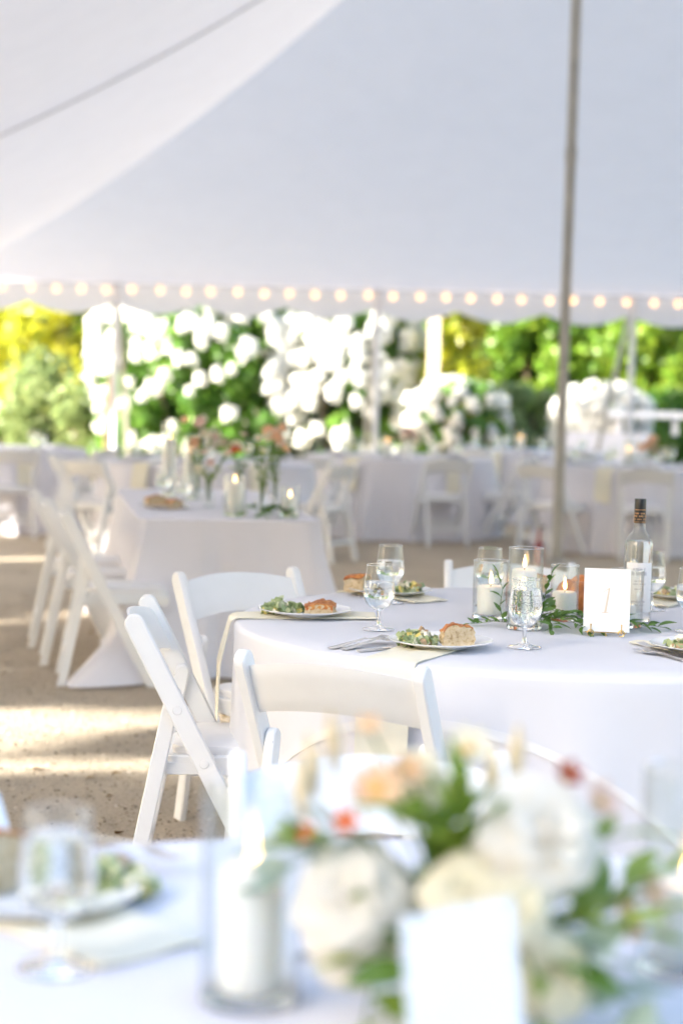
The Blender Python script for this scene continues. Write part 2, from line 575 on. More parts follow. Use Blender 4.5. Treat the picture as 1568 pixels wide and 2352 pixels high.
def crown_mesh(name, mat, rx, ry, z0, z1, nclump, per, leaf, seed, shape='egg', rc=(0.22, 0.42)):
    rng = np.random.default_rng(seed)
    cs, rs = [], []
    h = z1 - z0
    for i in range(nclump):
        t = rng.random()
        if shape == 'column':
            w = 1.0 if t < 0.75 else math.sqrt(max(0.0, 1 - ((t - 0.75) / 0.27) ** 2))
        else:
            w = math.sqrt(max(0.02, 1 - (2 * t - 1) ** 2 * 0.92))
        a = rng.random() * 2 * PI
        q = math.sqrt(rng.uniform(0.35, 1.0))
        cs.append(np.array((rx * w * q * math.cos(a), ry * w * q * math.sin(a), z0 + h * t)))
        rs.append(rng.uniform(*rc) * min(rx, h) * 0.9)
    P, Nn, T = clump_points(rng, cs, rs, per)
    P[:, 2] = np.maximum(P[:, 2], 0.04)
    return card_mesh(name, P, Nn, leaf, T, mat, seed=seed + 7)

# ------------------------------------------------------------------ ground
def ground():
    mb = MB()
    mb.add([(-300, -300, 0), (300, -300, 0), (300, 300, 0), (-300, 300, 0)], [(0, 1, 2, 3)])
    o = mb.build('ground', M['ground'], smooth=False)
    tag(o, kind='structure')
    rng = np.random.default_rng(5)
    n = 26000
    y = 3.0 + (rng.random(n) ** 1.4) * 9.0
    x = -2.4 + rng.random(n) * 4.0
    z = np.full(n, 0.002)
    P = np.stack([x, y, z], axis=1)
    nn = rng.normal(size=(n, 3)) * 0.35 + np.array((0, 0, 1.0))
    nn /= np.linalg.norm(nn, axis=1, keepdims=True)
    me = card_mesh('gravel', P, nn, 0.011, rng.random(n), M['pebble'], aspect=1.2, seed=3)
    g = link('gravel', me)
    tag(g, 'loose tan gravel grains scattered over the ground beside the tables', 'gravel', kind='stuff')
    n = 90
    P = np.stack([-2.6 + rng.random(n) * 3.4, 4.5 + rng.random(n) * 9, np.full(n, .006)], axis=1)
    nn = rng.normal(size=(n, 3)) * 0.25 + np.array((0, 0, 1.0))
    nn /= np.linalg.norm(nn, axis=1, keepdims=True)
    tag(link('leaf_litter', card_mesh('leaf_litter', P, nn, 0.030, rng.random(n), M['drylitter'], aspect=1.8, seed=4)), 'dry fallen leaves scattered on the gravel', 'leaves', kind='stuff')
    bed = MB()
    bed.grid(lambda u, v: (-16 + 36 * u, 26.0 + 22 * v + 0.4 * math.sin(u * 31), 0.02 + 0.04 * math.sin(u * 40) * math.sin(v * 20)), 40, 12)
    b = bed.build('planting_bed', M['soil'])
    tag(b, kind='structure')
ground()

# ------------------------------------------------------------------ tent
TX0, TX1, TY0, TY1 = -4.9, 8.5, 3.4, 22.0
RX, EAVE = 1.8, 2.62
NEAR = 8.8
PEAKS = (15.0, NEAR)
def prof(t):
    return EAVE + 2.108 * t + 1.687 * t * t
def ridge_drop(y):
    if y >= 15 or y <= NEAR:
        return 0.0
    return 0.4 * math.sin(PI * (y - NEAR) / (15 - NEAR)) ** 2
def roof_z(x, y):
    tx = (x - TX0) / (RX - TX0) if x < RX else (TX1 - x) / (TX1 - RX)
    ty = (TY1 - y) / 7.0 if y > 15 else ((y - TY0) / (NEAR - TY0) if y < NEAR else 9)
    t = max(0.0, min(tx, ty, 1.0))
    return prof(t) - ridge_drop(y) * t * t
def tent():
    t = thing('pole_tent', 'large white canvas pole tent over the tables with scalloped valance', 'tent')
    def hip_end(y_out, sgn):
        def fn(u, v):
            y = y_out - sgn * (7.0 if sgn > 0 else NEAR - TY0) * v
            xl = TX0 + (RX - TX0) * v
            xr = TX1 + (RX - TX1) * v
            x = xl + (xr - xl) * u
            return (x, y, prof(v))
        MB().grid(fn, 24, 24).build('roof_panel', M['canvas'], t)
    hip_end(TY1, 1)
    hip_end(TY0, -1)
    for side in (0, 1):
        xe = TX0 if side == 0 else TX1
        for ya, yb in ((15, 22), (NEAR, 15), (TY0, NEAR)):
            def fn(u, v, xe=xe, ya=ya, yb=yb):
                x = xe + (RX - xe) * v
                if yb == 22:
                    y = ya + (22 - 7 * v - ya) * u
                elif ya == TY0:
                    y = (TY0 + (NEAR - TY0) * v) + (NEAR - (TY0 + (NEAR - TY0) * v)) * u
                else:
                    y = ya + (yb - ya) * u
                z = prof(v) - ridge_drop(y) * v * v
                return (x, y, z)
            MB().grid(fn, 16, 24).build('roof_panel', M['canvas'], t)
    # webbing sewn under the seams
    def strap(p0, p1, w, along):
        def fn(u, v):
            q = p0 + (p1 - p0) * v
            x, y = q.x + along.x * (u - 0.5) * w, q.y + along.y * (u - 0.5) * w
            return (x, y, roof_z(q.x, q.y) - 0.03)
        MB().grid(fn, 1, 40).build('seam_strap', M['seam'], t)
    for yy in (14.9, NEAR):
        strap(Vector((TX0, yy)), Vector((RX - 0.05, yy)), 0.07, Vector((0, 1)))
        strap(Vector((TX1, yy)), Vector((RX + 0.05, yy)), 0.07, Vector((0, 1)))
    # valance with scallops on the four sides
    def valance(p0, p1):
        L = (p1 - p0).length
        n = max(8, int(L / 0.13))
        def fn(u, v):
            q = p0 + (p1 - p0) * u
            k = (u * L / 1.04) % 1.0
            drop = 0.27 + 0.13 * math.sin(PI * k)
            return (q.x, q.y, EAVE + 0.02 - drop * v)
        MB().grid(fn, n, 2).build('valance', M['canvas'], t)
        def rope(u, v):
            q = p0 + (p1 - p0) * u
            return (q.x, q.y, EAVE + 0.012 - 0.035 * v)
    e = 0.01
    c = [Vector((TX0, TY1 + e)), Vector((TX1, TY1 + e)), Vector((TX1 + e, TY1)), Vector((TX1 + e, TY0)), Vector((TX1, TY0 - e)), Vector((TX0, TY0 - e)), Vector((TX0 - e, TY0)), Vector((TX0 - e, TY1))]
    for i in range(0, 8, 2):
        valance(c[i], c[i + 1])
    for y in PEAKS:
        mb = MB()
        lean = 0.0
        mb.tube([(RX, y, 0), (RX + 0.004, y, 1.4), (RX + 0.012, y, 4.55), (RX + 0.02, y, 6.42)], 0.043, 14)
        mb.tube([(RX + 0.008, y, 3.3), (RX + 0.009, y, 3.42)], 0.049, 14)
        mb.lathe([(0.0, 0.0), (0.16, 0.0), (0.16, 0.012), (0.05, 0.03), (0.05, 0.12)], 16, (RX, y, 0))
        mb.build('center_pole', M['pole_grey'], t)
    spots = [(x, TY1) for x in (-4.9, -2.78, 0.38, 3.46, 6.0, 8.5)] + [(TX0, y) for y in (18.9, 15.8, 12.7, 9.6, 6.3, 2.6)] + [(TX1, y) for y in (18.9, 15.8, 12.7, 9.6, 6.3, 2.6)]
    for x, y in spots:
        mb = MB()
        yi = y - 0.06 if y > 20 else y
        xi = x + (0.06 if x < -4 else (-0.06 if x > 8 else 0))
        mb.tube([(xi, yi, 0), (xi, yi, EAVE - 0.02)], 0.036, 12)
        mb.lathe([(0, 0), (0.11, 0), (0.11, 0.01), (0.045, 0.03), (0.045, 0.1)], 12, (xi, yi, 0))
        mb.build('side_pole', M['pole_white'], t)
        ox, oy = (-1 if x < -4 else (1 if x > 8 else 0)), (1 if y > 20 else 0)
        g = MB()
        a, b = Vector((x, y, EAVE)), Vector((x + ox * 2.0 - (0.12 if oy else 0), y + oy * 2.6, 0.05))
        w = Vector((0.03, 0, 0)) if oy else Vector((0, 0.03, 0))
        g.add([a - w, a + w, b + w, b - w], [(0, 1, 2, 3)])
        g.tube([b + Vector((0, 0, -0.05)), b + Vector((0, 0, 0.35))], 0.016, 6)
        g.build('guy_strap', M['strap'], t, smooth=False)
tent()

def string_lights():
    t = thing('string_light', 'string of warm round bulbs glowing along the far tent eave', 'string light')
    z0, y0 = 2.60, TY1 - 0.14
    pts = []
    xs = [-4.75 + 0.312 * i for i in range(42)]
    cab = []
    for i, x in enumerate(xs):
        cab.append((x, y0, z0 - 0.015 * (i % 2)))
    MB().tube(cab, 0.006, 5).build('cable', M['cable'], t)
    me = MB().sphere((0, 0, 0), 0.042, 12, 8, (1, 1, 1.08)).mesh('bulb', M['bulb'])
    sk = MB().lathe([(0.0, 0.066), (0.012, 0.066), (0.016, 0.035), (0.012, 0.03), (0, 0.03)], 8).mesh('socket', M['cable'])
    rng = random.Random(4)
    for i, x in enumerate(xs):
        b = link('bulb', me, t, (x + rng.uniform(-.02, .02), y0, z0 - 0.07 + rng.uniform(-.008, .008)))
        link('socket', sk, b)
string_lights()

# ------------------------------------------------------------------ garden beyond the tent
def tree(name, label, cat, loc, mat, rx, ry, z0, z1, ncl, per, leaf, seed, shape='egg', trunk=0.07, group=None, rc=(0.22, 0.42), ntr=1):
    t = thing(name, label, cat, loc, 0, group)
    me = crown_mesh('crown', mat, rx, ry, z0, z1, ncl, per, leaf, seed, shape, rc)
    link('crown', me, t)
    rg = random.Random(seed)
    mb = MB()
    for k in range(ntr):
        ax, ay = (rg.uniform(-.25, .25), rg.uniform(-.25, .25)) if ntr > 1 else (0, 0)
        top = z0 + (z1 - z0) * 0.7
        mb.tube([(ax * .4, ay * .4, 0), (ax, ay, z0 * .6 + .1), (ax * 1.8 + rg.uniform(-.1, .1), ay * 1.8, top)], [trunk, trunk * .8, trunk * .3], 8)
        for q in range(4 if cat != 'tree' or rx > 1.3 else 0):
            hz = z0 + (top - z0) * (0.1 + 0.2 * q)
            an = rg.random() * 6.28
            mb.tube([(ax, ay, hz), (ax + rx * .5 * math.cos(an), ay + ry * .5 * math.sin(an), hz + .35 * (z1 - z0) * .4)], [trunk * .5, trunk * .15], 5)
    mb.build('trunk', M['bark'], t)
    return t

def hydrangea(name, label, loc, rx, ry, h, nhead, seed, size=0.13, top_bias=0.5, z0=0.15):
    t = thing(name, label, 'bush', loc)
    link('foliage', crown_mesh('foliage', M['hydrangea_leaf'], rx * .93, ry * .93, z0, h * .97, int(95 * rx), 80, 0.10, seed, 'column', (0.12, 0.22)), t)
    st = MB()
    rg = random.Random(seed)
    for k in range(7):
        a = rg.random() * 6.28
        st.tube([(rx * .2 * math.cos(a), ry * .2 * math.sin(a), 0), (rx * .6 * math.cos(a), ry * .6 * math.sin(a), h * .75)], [.03, .012], 6)
    st.build('stem', M['bark'], t)
    heads = []
    rng = np.random.default_rng(seed + 50)
    for q in range(4):
        n = 150
        tt = rng.random(n)
        an = rng.random(n) * 2 * PI
        rad = size * (0.95 - 0.45 * tt) * np.sqrt(rng.uniform(.6, 1, n))
        P = np.stack([rad * np.cos(an), rad * np.sin(an), size * (1.7 * tt - .8)], 1)
        nn = P / (np.linalg.norm(P, axis=1, keepdims=True) + 1e-6) + rng.normal(size=(n, 3)) * .4
        nn /= np.linalg.norm(nn, axis=1, keepdims=True)
        heads.append(card_mesh('flower_head', P, nn, size * .38, rng.random(n), M['floret'], aspect=1.1, seed=seed + q))
    k = 0
    while k < nhead:
        a = rg.uniform(-PI, PI)
        v = rg.random() ** top_bias
        # stretched shell: more heads near the top and the front
        q = 1.0 if v < .78 else math.sqrt(max(0, 1 - ((v - .78) / .24) ** 2))
        q = q if v < .86 else q * math.sqrt(rg.random())
        x, y, z = rx * q * math.cos(a), ry * q * math.sin(a), z0 + (h - z0) * v
        if y > ry * .3 and v < .8:
            continue
        sc = rg.uniform(.75, 1.25)
        link('flower_head', heads[k % 4], t, (x * 1.02, y * 1.05, z), (rg.uniform(-.6, .6), rg.uniform(-.6, .6), rg.random() * 6), sc)
        k += 1
    return t

def garden():
    # white flowering hydrangea, several bushes grown into one bank
    hydrangea('hydrangea_bush', 'tall white flowering hydrangea right behind the left tent pole', (-2.0, 26.2, 0), 1.62, 1.2, 2.8, 300, 11, .102, .42)
    hydrangea('hydrangea_bush', 'widest white hydrangea bush, behind the middle tent pole', (-.05, 26.3, 0), 1.12, 1.2, 2.8, 300, 12, .108, .55)
    hydrangea('hydrangea_bush', 'low white hydrangea sloping down beside the golden shrub', (1.55, 24.9, 0), 0.66, 0.6, 1.55, 100, 13, .09, .7)
    hydrangea('hydrangea_bush', 'short bright white hydrangea beside the grey centre pole', (3.58, 25.2, 0), 0.62, 0.7, 1.5, 170, 14, .10, .6)
    # arborvitae hedge trees
    rg = random.Random(2)
    gl = [(-5.3, 33.5), (-3.7, 34.2), (-2.0, 34.6), (-0.3, 34.4), (1.95, 33.0), (3.2, 32.2), (4.9, 32.0), (6.5, 32.4), (8.2, 32.8), (-7.2, 33.8), (10.0, 33.2), (-9.2, 34.5)]
    lab = ['dark green hedge tree left of the left tent pole', 'dark green hedge tree behind the left tent pole', 'dark green hedge tree above the left hydrangea', 'dark green hedge tree above the middle hydrangea', 'dark green hedge tree left of the golden shrub', 'sunlit green hedge tree right of the golden shrub', 'green hedge tree behind the grey centre pole', 'green hedge tree behind the right tent pole', 'green hedge tree at the right edge of the photo', 'green hedge tree beyond the far left of the tent', 'green hedge tree beyond the far right of the tent', 'green hedge tree farthest to the left of the row']
    for i, ((x, y), l) in enumerate(zip(gl, lab)):
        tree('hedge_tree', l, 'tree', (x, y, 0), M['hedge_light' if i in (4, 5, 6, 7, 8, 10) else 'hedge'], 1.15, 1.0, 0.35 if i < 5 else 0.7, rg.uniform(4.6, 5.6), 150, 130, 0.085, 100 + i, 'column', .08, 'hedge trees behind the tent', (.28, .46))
    # taller background trees behind the hedge
    for i, (x, y) in enumerate([(-9, 42), (-4, 43), (1, 42.5), (6, 43), (11, 42), (16, 41)]):
        tree('broadleaf_tree', ['tall broadleaf tree at the left end behind the hedge', 'tall broadleaf tree behind the left hedge trees', 'tall broadleaf tree behind the middle hedge trees', 'tall broadleaf tree behind the right hedge trees', 'tall broadleaf tree right of the hedge row', 'tall broadleaf tree at the far right end behind the hedge'][i], 'tree', (x, y, 0), M['hedge_light' if i in (2, 3) else 'hedge'], 3.0, 2.6, 0.6, 8.5, 110, 120, 0.22, 200 + i, 'egg', .2, 'tall trees behind the hedge', (.2, .34))
    tree('golden_shrub', 'sunlit yellow shrub behind the left end of the string lights', 'shrub', (-5.0, 30.2, 0), M['golden'], 1.05, 0.9, 0.9, 3.4, 60, 110, 0.09, 301, 'egg', .05, None, (.2, .4), 3)
    tree('golden_shrub', 'sunlit yellow shrub behind the right end of the hydrangeas', 'shrub', (1.56, 25.6, 0), M['golden'], 0.34, 0.34, 0.4, 3.3, 60, 110, 0.075, 302, 'column', .03, None, (.5, .9), 2)
    tree('grey_green_shrub', 'rounded grey green shrub at the left edge under the yellow shrub', 'shrub', (-3.95, 27.0, 0), M['sage'], 1.05, 0.9, 0.05, 1.75, 70, 110, 0.07, 303, 'egg', .04, None, (.22, .4), 3)
    tree('grey_green_shrub', 'low grey green shrub between the golden shrub and the centre pole', 'shrub', (2.75, 27.8, 0), M['sage'], 0.7, 0.6, 0.05, 1.45, 50, 110, 0.07, 304, 'egg', .04, None, (.22, .4), 3)
    tree('dark_shrub', 'low dark green shrub at the right edge beneath the hedge', 'shrub', (5.0, 28.0, 0), M['hedge'], 0.9, 0.7, 0.05, 1.3, 60, 110, 0.07, 305, 'egg', .04, None, (.22, .4), 3)
    # pale pillar and posts
    t = thing('garden_pillar', 'warm white garden pillar lit by the sun beside the yellow shrub', 'pillar', (1.22, 25.1, 0))
    MB().box((0, 0, 1.45), (.15, .15, 2.7)).build('shaft', M['plaster'], t, False)
    MB().box((0, 0, .05), (.26, .26, .1)).box((0, 0, 2.85), (.22, .22, .1)).build('plinth', M['plaster'], t, False)
    t = thing('wooden_post', 'pale wooden garden post between yellow shrub and hydrangea', 'post', (1.83, 26.9, 0))
    MB().box((0, 0, .76), (.14, .14, 1.52)).build('shaft', M['tan_wood'], t, False)
    MB().add([(-.09, -.09, 1.52), (.09, -.09, 1.52), (.09, .09, 1.52), (-.09, .09, 1.52), (0, 0, 1.60)], [(3, 2, 1, 0), (0, 1, 4), (1, 2, 4), (2, 3, 4), (3, 0, 4)]).build('cap', M['plaster'], t, False)
    t = thing('wooden_stake', 'tan wooden stake standing just left of the left tent pole', 'stake', (-2.98, 22.6, 0))
    MB().tube([(0.0, 0, 0), (0.06, 0, 1.42)], [.05, .045], 8).build('shaft', M['tan_wood'], t)
    MB().tube([(0.061, 0, 1.42), (0.065, 0, 1.5)], [.055, .02], 8).build('cap', M['tan_wood'], t)
    # white cloth covered drinks table in the sun
    t = thing('drinks_table', 'sunlit drinks table under a white cloth outside, right of centre pole', 'table', (3.5, 24.3, 0))
    MB().box((0, 0, .45), (1.2, .5, .9)).build('tablecloth', M['cloth'], t, False)
    MB().box((.55, .05, 1.16), (1.05, .34, .09)).box((.2, .05, 1.0), (.05, .2, .22)).box((.95, .05, 1.0), (.05, .2, .22)).build('shelf', M['pole_white'], t, False)
    # unseen trees added behind the camera, and shade trees left of the tent
    ORDN = ['nearest', 'second', 'third', 'fourth', 'fifth', 'sixth', 'seventh', 'eighth', 'ninth', 'tenth', 'farthest']
    for i, x in enumerate((-9.5, -4.6, .3, 5.2, 10.0)):  # out of view, added to cut the low sky light from the front
        tree('broadleaf_tree', 'broad tree behind the camera, %s of five from the left' % ['first', 'second', 'third', 'fourth', 'fifth'][i], 'tree', (x * 1.2, -15 - .7 * (i % 2), 0), M['shade_leaf'], 2.6, 2.2, .3, 7.4, 90, 110, 0.28, 500 + i, 'column', .2, 'broad trees behind the camera', (.2, .36))
    for i, (x, y) in enumerate([(-20.5, -9.0), (-20.2, -6.6)]):  # added second row, keeps hard sun off the numbered table
        tree('shade_tree', ['dense shade tree in the second row, nearer the camera', 'dense shade tree in the second row, farther from the camera'][i], 'tree', (x, y, 0), M['shade_leaf'], 1.9, 1.6, .6, 9.4, 90, 120, 0.22, 480 + i, 'column', .16, 'shade trees along the left of the tent', (.2, .38))
    for i, y in enumerate((-8.4, -4.7, -1.0, 2.8, 6.9)):  # added high crowns, block direct sun on the tent roof
        tree('tall_tree', 'tall spreading shade tree, %s of five far to the left of the tent' % ['nearest', 'second', 'middle', 'fourth', 'farthest'][i], 'tree', (-25.0 - .8 * (i % 2), y, 0), M['shade_leaf'], *((2.9, 2.6, 9.6, 17.5) if i < 4 else (2.0, 1.9, 9.4, 14.5)), 170, 130, 0.32, 450 + i, 'egg', .3, 'tall trees far left of the tent', (.2, .36))
    for i, (x, y, z0, z1, rx) in enumerate([(-17.2, -12.6, .5, 8.6, 2.0), (-16.8, -9.6, .5, 8.4, 2.0), (-17.4, -7.2, .5, 8.6, 2.0), (-16.9, -4.9, .5, 8.3, 2.0), (-17.3, -1.7, 1.0, 7.4, 1.3), (-16.8, 2.5, .6, 7.4, 1.5), (-17.4, 4.3, .8, 7.2, 1.7), (-16.9, 6.9, .5, 7.0, 1.7), (-17.2, 9.6, .5, 6.8, 1.8), (-17.0, 12.3, .5, 6.4, 1.7), (-12.4, 16.2, .5, 6.3, 1.5)]):  # crowns and gaps shaped for dappled sun; last tree added to shade roof
        tree('shade_tree', 'leafy shade tree, %s from the camera in the row left of the tent' % ORDN[i], 'tree', (x, y, 0), M['shade_leaf'], rx, 1.7, z0, z1, (92, 92, 100, 110, 95, 100, 130, 95, 80, 80, 150)[i], (120 if i < 4 else 70), 0.19, 400 + i, 'egg' if 3 < i < 10 else 'column', .14, 'shade trees along the left of the tent', (.2, .38) if i < 4 else (.12, .26))
garden()

# ------------------------------------------------------------------ folding chair
def bar_outline(y0, z0, y1, z1, w, round_top=True, round_bot=False):
    """outline in (y,z) of a flat bar from (y0,z0) bottom to (y1,z1) top, CCW"""
    a, b = Vector((y0, z0)), Vector((y1, z1))
    t = (b - a).normalized()
    n = Vector((t.y, -t.x))
    h = w / 2
    pts = []
    if round_bot:
        for k in range(7):
            an = PI + PI * k / 6
            pts.append(a + n * h * math.cos(an) + t * h * math.sin(an))
    else:
        # cut level with the ground
        k = t.x / t.y
        pts += [Vector((y0 - h / t.y, z0)), Vector((y0 + h / t.y, z0))]
    if round_top:
        c = b - t * h
        for k in range(9):
            an = PI * k / 8
            pts.append(c + n * h * math.cos(an) + t * h * math.sin(an))
    else:
        pts += [b + n * h, b - n * h]
    return [(p.x, p.y) for p in pts]

def make_chair():
    t = thing('folding_chair', 'white folding chair', 'chair')
    W = 0.232
    TY, TZ, FY = -0.25, 0.805, 0.165
    def ybar(z):
        return FY + (TY - FY) * z / TZ
    ol = bar_outline(FY, 0, TY, TZ, 0.052)
    m1 = MB().prism(ol, -0.014, 0.014, 'x', .004).mesh('side_rail', M['resin'])
    for s in (-1, 1):
        r = link('side_rail', m1, t, (s * (W - .014), 0, 0))
        for zz in (0.56, 0.42):
            MB().lathe([(0, .0155), (.011, .0155), (.0125, .014)], 14).build('rivet', M['resin'], r, True, (s * .0006, ybar(zz), zz), (0, R(90) * s, 0))
    yp = ybar(0.585)
    ol2 = bar_outline(-0.255, 0, yp + .004, 0.615, 0.042)
    m2 = MB().prism(ol2, -0.012, 0.012, 'x', .004).mesh('rear_leg', M['resin'])
    for s in (-1, 1):
        r = link('rear_leg', m2, t, (s * (W - .042), 0, 0))
        mb = MB()
        mb.lathe([(0, .003), (.006, .003), (.0075, .0)], 12).build('screw_cap', M['screw'], r, True, (-s * .004, yp - .019, .585), (R(90), 0, 0))
    # seat
    def rrect(hx, y0, y1, r, n=5):
        pts = []
        for cx, cy_, a0 in ((hx - r, y1 - r, 0), (-hx + r, y1 - r, 90), (-hx + r, y0 + r, 180), (hx - r, y0 + r, 270)):
            for k in range(n):
                a = R(a0 + 90 * k / (n - 1))
                pts.append((cx + r * math.cos(a), cy_ + r * math.sin(a)))
        return pts
    MB().prism(rrect(.172, -.155, .235, .035), .405, .430, 'z', .004).build('seat', M['resin'], t)
    pad = MB()
    ring = rrect(.160, -.140, .222, .045, 6)
    n = len(ring)
    vs, fs = [], []
    lv = [(1.0, .4305), (1.015, .440), (1.0, .452), (.9, .460), (.6, .466), (.25, .468)]
    for sc, z in lv:
        vs += [(x * sc, (y - .041) * sc + .041, z) for x, y in ring]
    for i in range(len(lv) - 1):
        fs += [(i * n + k, i * n + (k + 1) % n, (i + 1) * n + (k + 1) % n, (i + 1) * n + k) for k in range(n)]
    fs.append(tuple((len(lv) - 1) * n + k for k in range(n)))
    pad.add(vs, fs)
    pad.build('seat_pad', M['pad'], t)
    mr = MB().prism([(-.17, .378), (.225, .378), (.235, .388), (.235, .412), (-.17, .412)], -.010, .010, 'x', .003).mesh('seat_rail', M['resin'])
    for s in (-1, 1):
        link('seat_rail', mr, t, (s * (W - .070), 0, 0))
    # backrest, bowed backwards and crowned
    bk = MB()
    th = .009
    nu, nv = 20, 6
    def P(u, v, side):
        x = (2 * u - 1) * (W - .027)
        c = 1 - (2 * u - 1) ** 2
        zt, zb = .772 + .022 * c, .656 + .022 * c
        z = zb + (zt - zb) * v
        e = th * (1 if 0.001 < v < .999 else .45)
        y = ybar(z) - .028 * c + side * e
        return (x, y, z)
    o1 = [P(i / nu, j / nv, -1) for j in range(nv + 1) for i in range(nu + 1)]
    o2 = [P(i / nu, j / nv, 1) for j in range(nv + 1) for i in range(nu + 1)]
    k = len(o1)
    fs = []
    for j in range(nv):
        for i in range(nu):
            a = j * (nu + 1) + i
            fs.append((a, a + 1, a + nu + 2, a + nu + 1))
            fs.append((k + a, k + a + nu + 1, k + a + nu + 2, k + a + 1))
    for i in range(nu):
        fs.append((i, k + i, k + i + 1, i + 1))
        a = nv * (nu + 1) + i
        fs.append((a, a + 1, k + a + 1, k + a))
    bk.add(o1 + o2, fs)
    bk.build('backrest', M['resin'], t)
    mb = MB()
    mb.box((0, -.235, .16), (2 * W - .11, .014, .034)).build('stretcher', M['resin'], t, False)
    MB().box((0, ybar(.20), .20), (2 * W - .055, .016, .036)).build('stretcher', M['resin'], t, False)
    return t
CH = Proto(make_chair())
CG = 'white resin folding chairs'
def chair_at(mx, my, fx, fy, label, group=None):
    """(mx,my): middle of the top of the back; (fx,fy): direction the chair faces"""
    l = math.hypot(fx, fy)
    fx, fy = fx / l, fy / l
    CH.put((mx + .25 * fx, my + .25 * fy, 0), math.atan2(-fx, fy), label, CG)

# ------------------------------------------------------------------ tablecloths
TZ = 0.765
SKIRT = {}
def skirt_r(label, a, z):
    r, flare, amp, nf, ph, z0, H = SKIRT[label]
    q = max(0.0, (z0 - z) / H)
    w = math.sin(nf * a + ph[0] + .5 * math.sin(3 * a + ph[1])) + .5 * math.sin((nf * 2 - 3) * a + ph[2])
    return r + flare * q ** 1.3 + amp * q ** .8 * w * (.6 + .4 * math.sin(2 * a + ph[3]))
def round_cloth(name, label, c, r=.915, zt=TZ, zb=0.012, nf=13, amp=.045, seed=1, flare=.09):
    rg = random.Random(seed)
    ph = [rg.random() * 6.28 for _ in range(4)]
    n = 120
    rings = []
    for q in (0.0, .15, .3, .45, .6, .75, .88, .97):
        rings.append(('t', q))
    for a in (15, 40, 65, 90):
        rings.append(('c', R(a)))
    for d in (.04, .09, .16, .25, .35, .46, .57, .68, .8, .9, 1.0):
        rings.append(('d', d))
    vs, fs = [], []
    cr = .018
    for kind, q in rings:
        for k in range(n):
            a = 2 * PI * k / n
            if kind == 't':
                rr, z = (r - cr) * q, zt
            elif kind == 'c':
                rr, z = r - cr + cr * math.sin(q), zt - cr + cr * math.cos(q)
            else:
                z = zt - cr - (zt - cr - zb) * q
                w = math.sin(nf * a + ph[0] + .5 * math.sin(3 * a + ph[1])) + .5 * math.sin((nf * 2 - 3) * a + ph[2])
                rr = r + flare * q ** 1.3 + amp * q ** .8 * w * (.6 + .4 * math.sin(2 * a + ph[3]))
                SKIRT[label] = (r, flare, amp, nf, ph, zt - cr, zt - cr - zb)
            vs.append((max(rr, 1e-4) * math.cos(a), max(rr, 1e-4) * math.sin(a), z))
    for i in range(len(rings) - 1):
        for k in range(n):
            k2 = (k + 1) % n
            fs.append((i * n + k, i * n + k2, (i + 1) * n + k2, (i + 1) * n + k))
    o = MB().add(vs, fs).build(name, M['cloth'], loc=(c[0], c[1], 0))
    tag(o, label, 'tablecloth')
    return o

C1 = (0.63, 4.98)      # table with number card
C0 = (0.06, 1.63)      # table in front of the camera
LAB1 = 'white floor length cloth on the round table with the number card'
round_cloth('tablecloth', LAB1, C1, zt=TZ - .004, nf=15, amp=.028, seed=3, flare=.02)
round_cloth('tablecloth', 'white cloth on the round table with the big flower arrangement', C0, nf=14, amp=.03, seed=4)

def overlay(c, r, zt, half, rot):
    """square topper: its hem hangs low at the corners, high at the middles of the sides"""
    n, cr = 160, .018
    t = thing('table_overlay', 'square white overlay cloth with a curving hem over the numbered round table', 'overlay cloth', (c[0], c[1], 0))
    def drop(a):
        q = (a - rot + PI / 4) % (PI / 2) - PI / 4
        return max(.03, half / math.cos(q) - r - .01)
    rows = []
    for q in [i / 10 for i in range(10)]:
        rows.append([((r + .004 - cr) * max(q, 1e-4), zt, a) for a in range(n)])
    for an in (20, 45, 70, 90):
        rows.append([(r + .004 - cr + cr * math.sin(R(an)), zt - cr + cr * math.cos(R(an)), a) for a in range(n)])
    vs, fs = [], []
    for row in rows:
        for rr, z, k in row:
            a = 2 * PI * k / n
            vs.append((rr * math.cos(a), rr * math.sin(a), z))
    def skin(a, d):
        z = zt - cr - d
        rr = skirt_r(LAB1, a, z) + .0028
        return rr, z
    for q in (.15, .35, .55, .75, .9, 1.0):
        for k in range(n):
            a = 2 * PI * k / n
            rr, z = skin(a, drop(a) * q)
            vs.append((rr * math.cos(a), rr * math.sin(a), z))
    L = len(rows) + 6
    for i in range(L - 1):
        for k in range(n):
            k2 = (k + 1) % n
            fs.append((i * n + k, i * n + k2, (i + 1) * n + k2, (i + 1) * n + k))
    MB().add(vs, fs).build('cloth', M['sheer'], t)
    hv, hf = [], []
    for e, off in ((0, .0003), (0, .0012), (1, .0012), (1, -.0022)):
        for k in range(n):
            a = 2 * PI * k / n
            d = drop(a)
            rr, z = skin(a, d - (.024 if e == 0 else -.001))
            hv.append(((rr + off) * math.cos(a), (rr + off) * math.sin(a), z))
    for i in range(3):
        for k in range(n):
            k2 = (k + 1) % n
            hf.append((i * n + k, i * n + k2, (i + 1) * n + k2, (i + 1) * n + k))
    MB().add(hv, hf).build('hem', M['hem'], t)
    a = R(-77)
    rr, z = skin(a, drop(a))
    p = Vector((rr * math.cos(a), rr * math.sin(a), z + .01))
    tx = Vector((-math.sin(a), math.cos(a), 0))
    nr = Vector((math.cos(a), math.sin(a), 0)) * .004
    MB().add([p - tx * .014 + nr, p + tx * .014 + nr, p + tx * .004 + nr - Vector((0, 0, .05))], [(0, 2, 1)]).build('care_tag', M['hem'], t, False)
overlay(C1, .915, TZ, 1.055, R(-116))

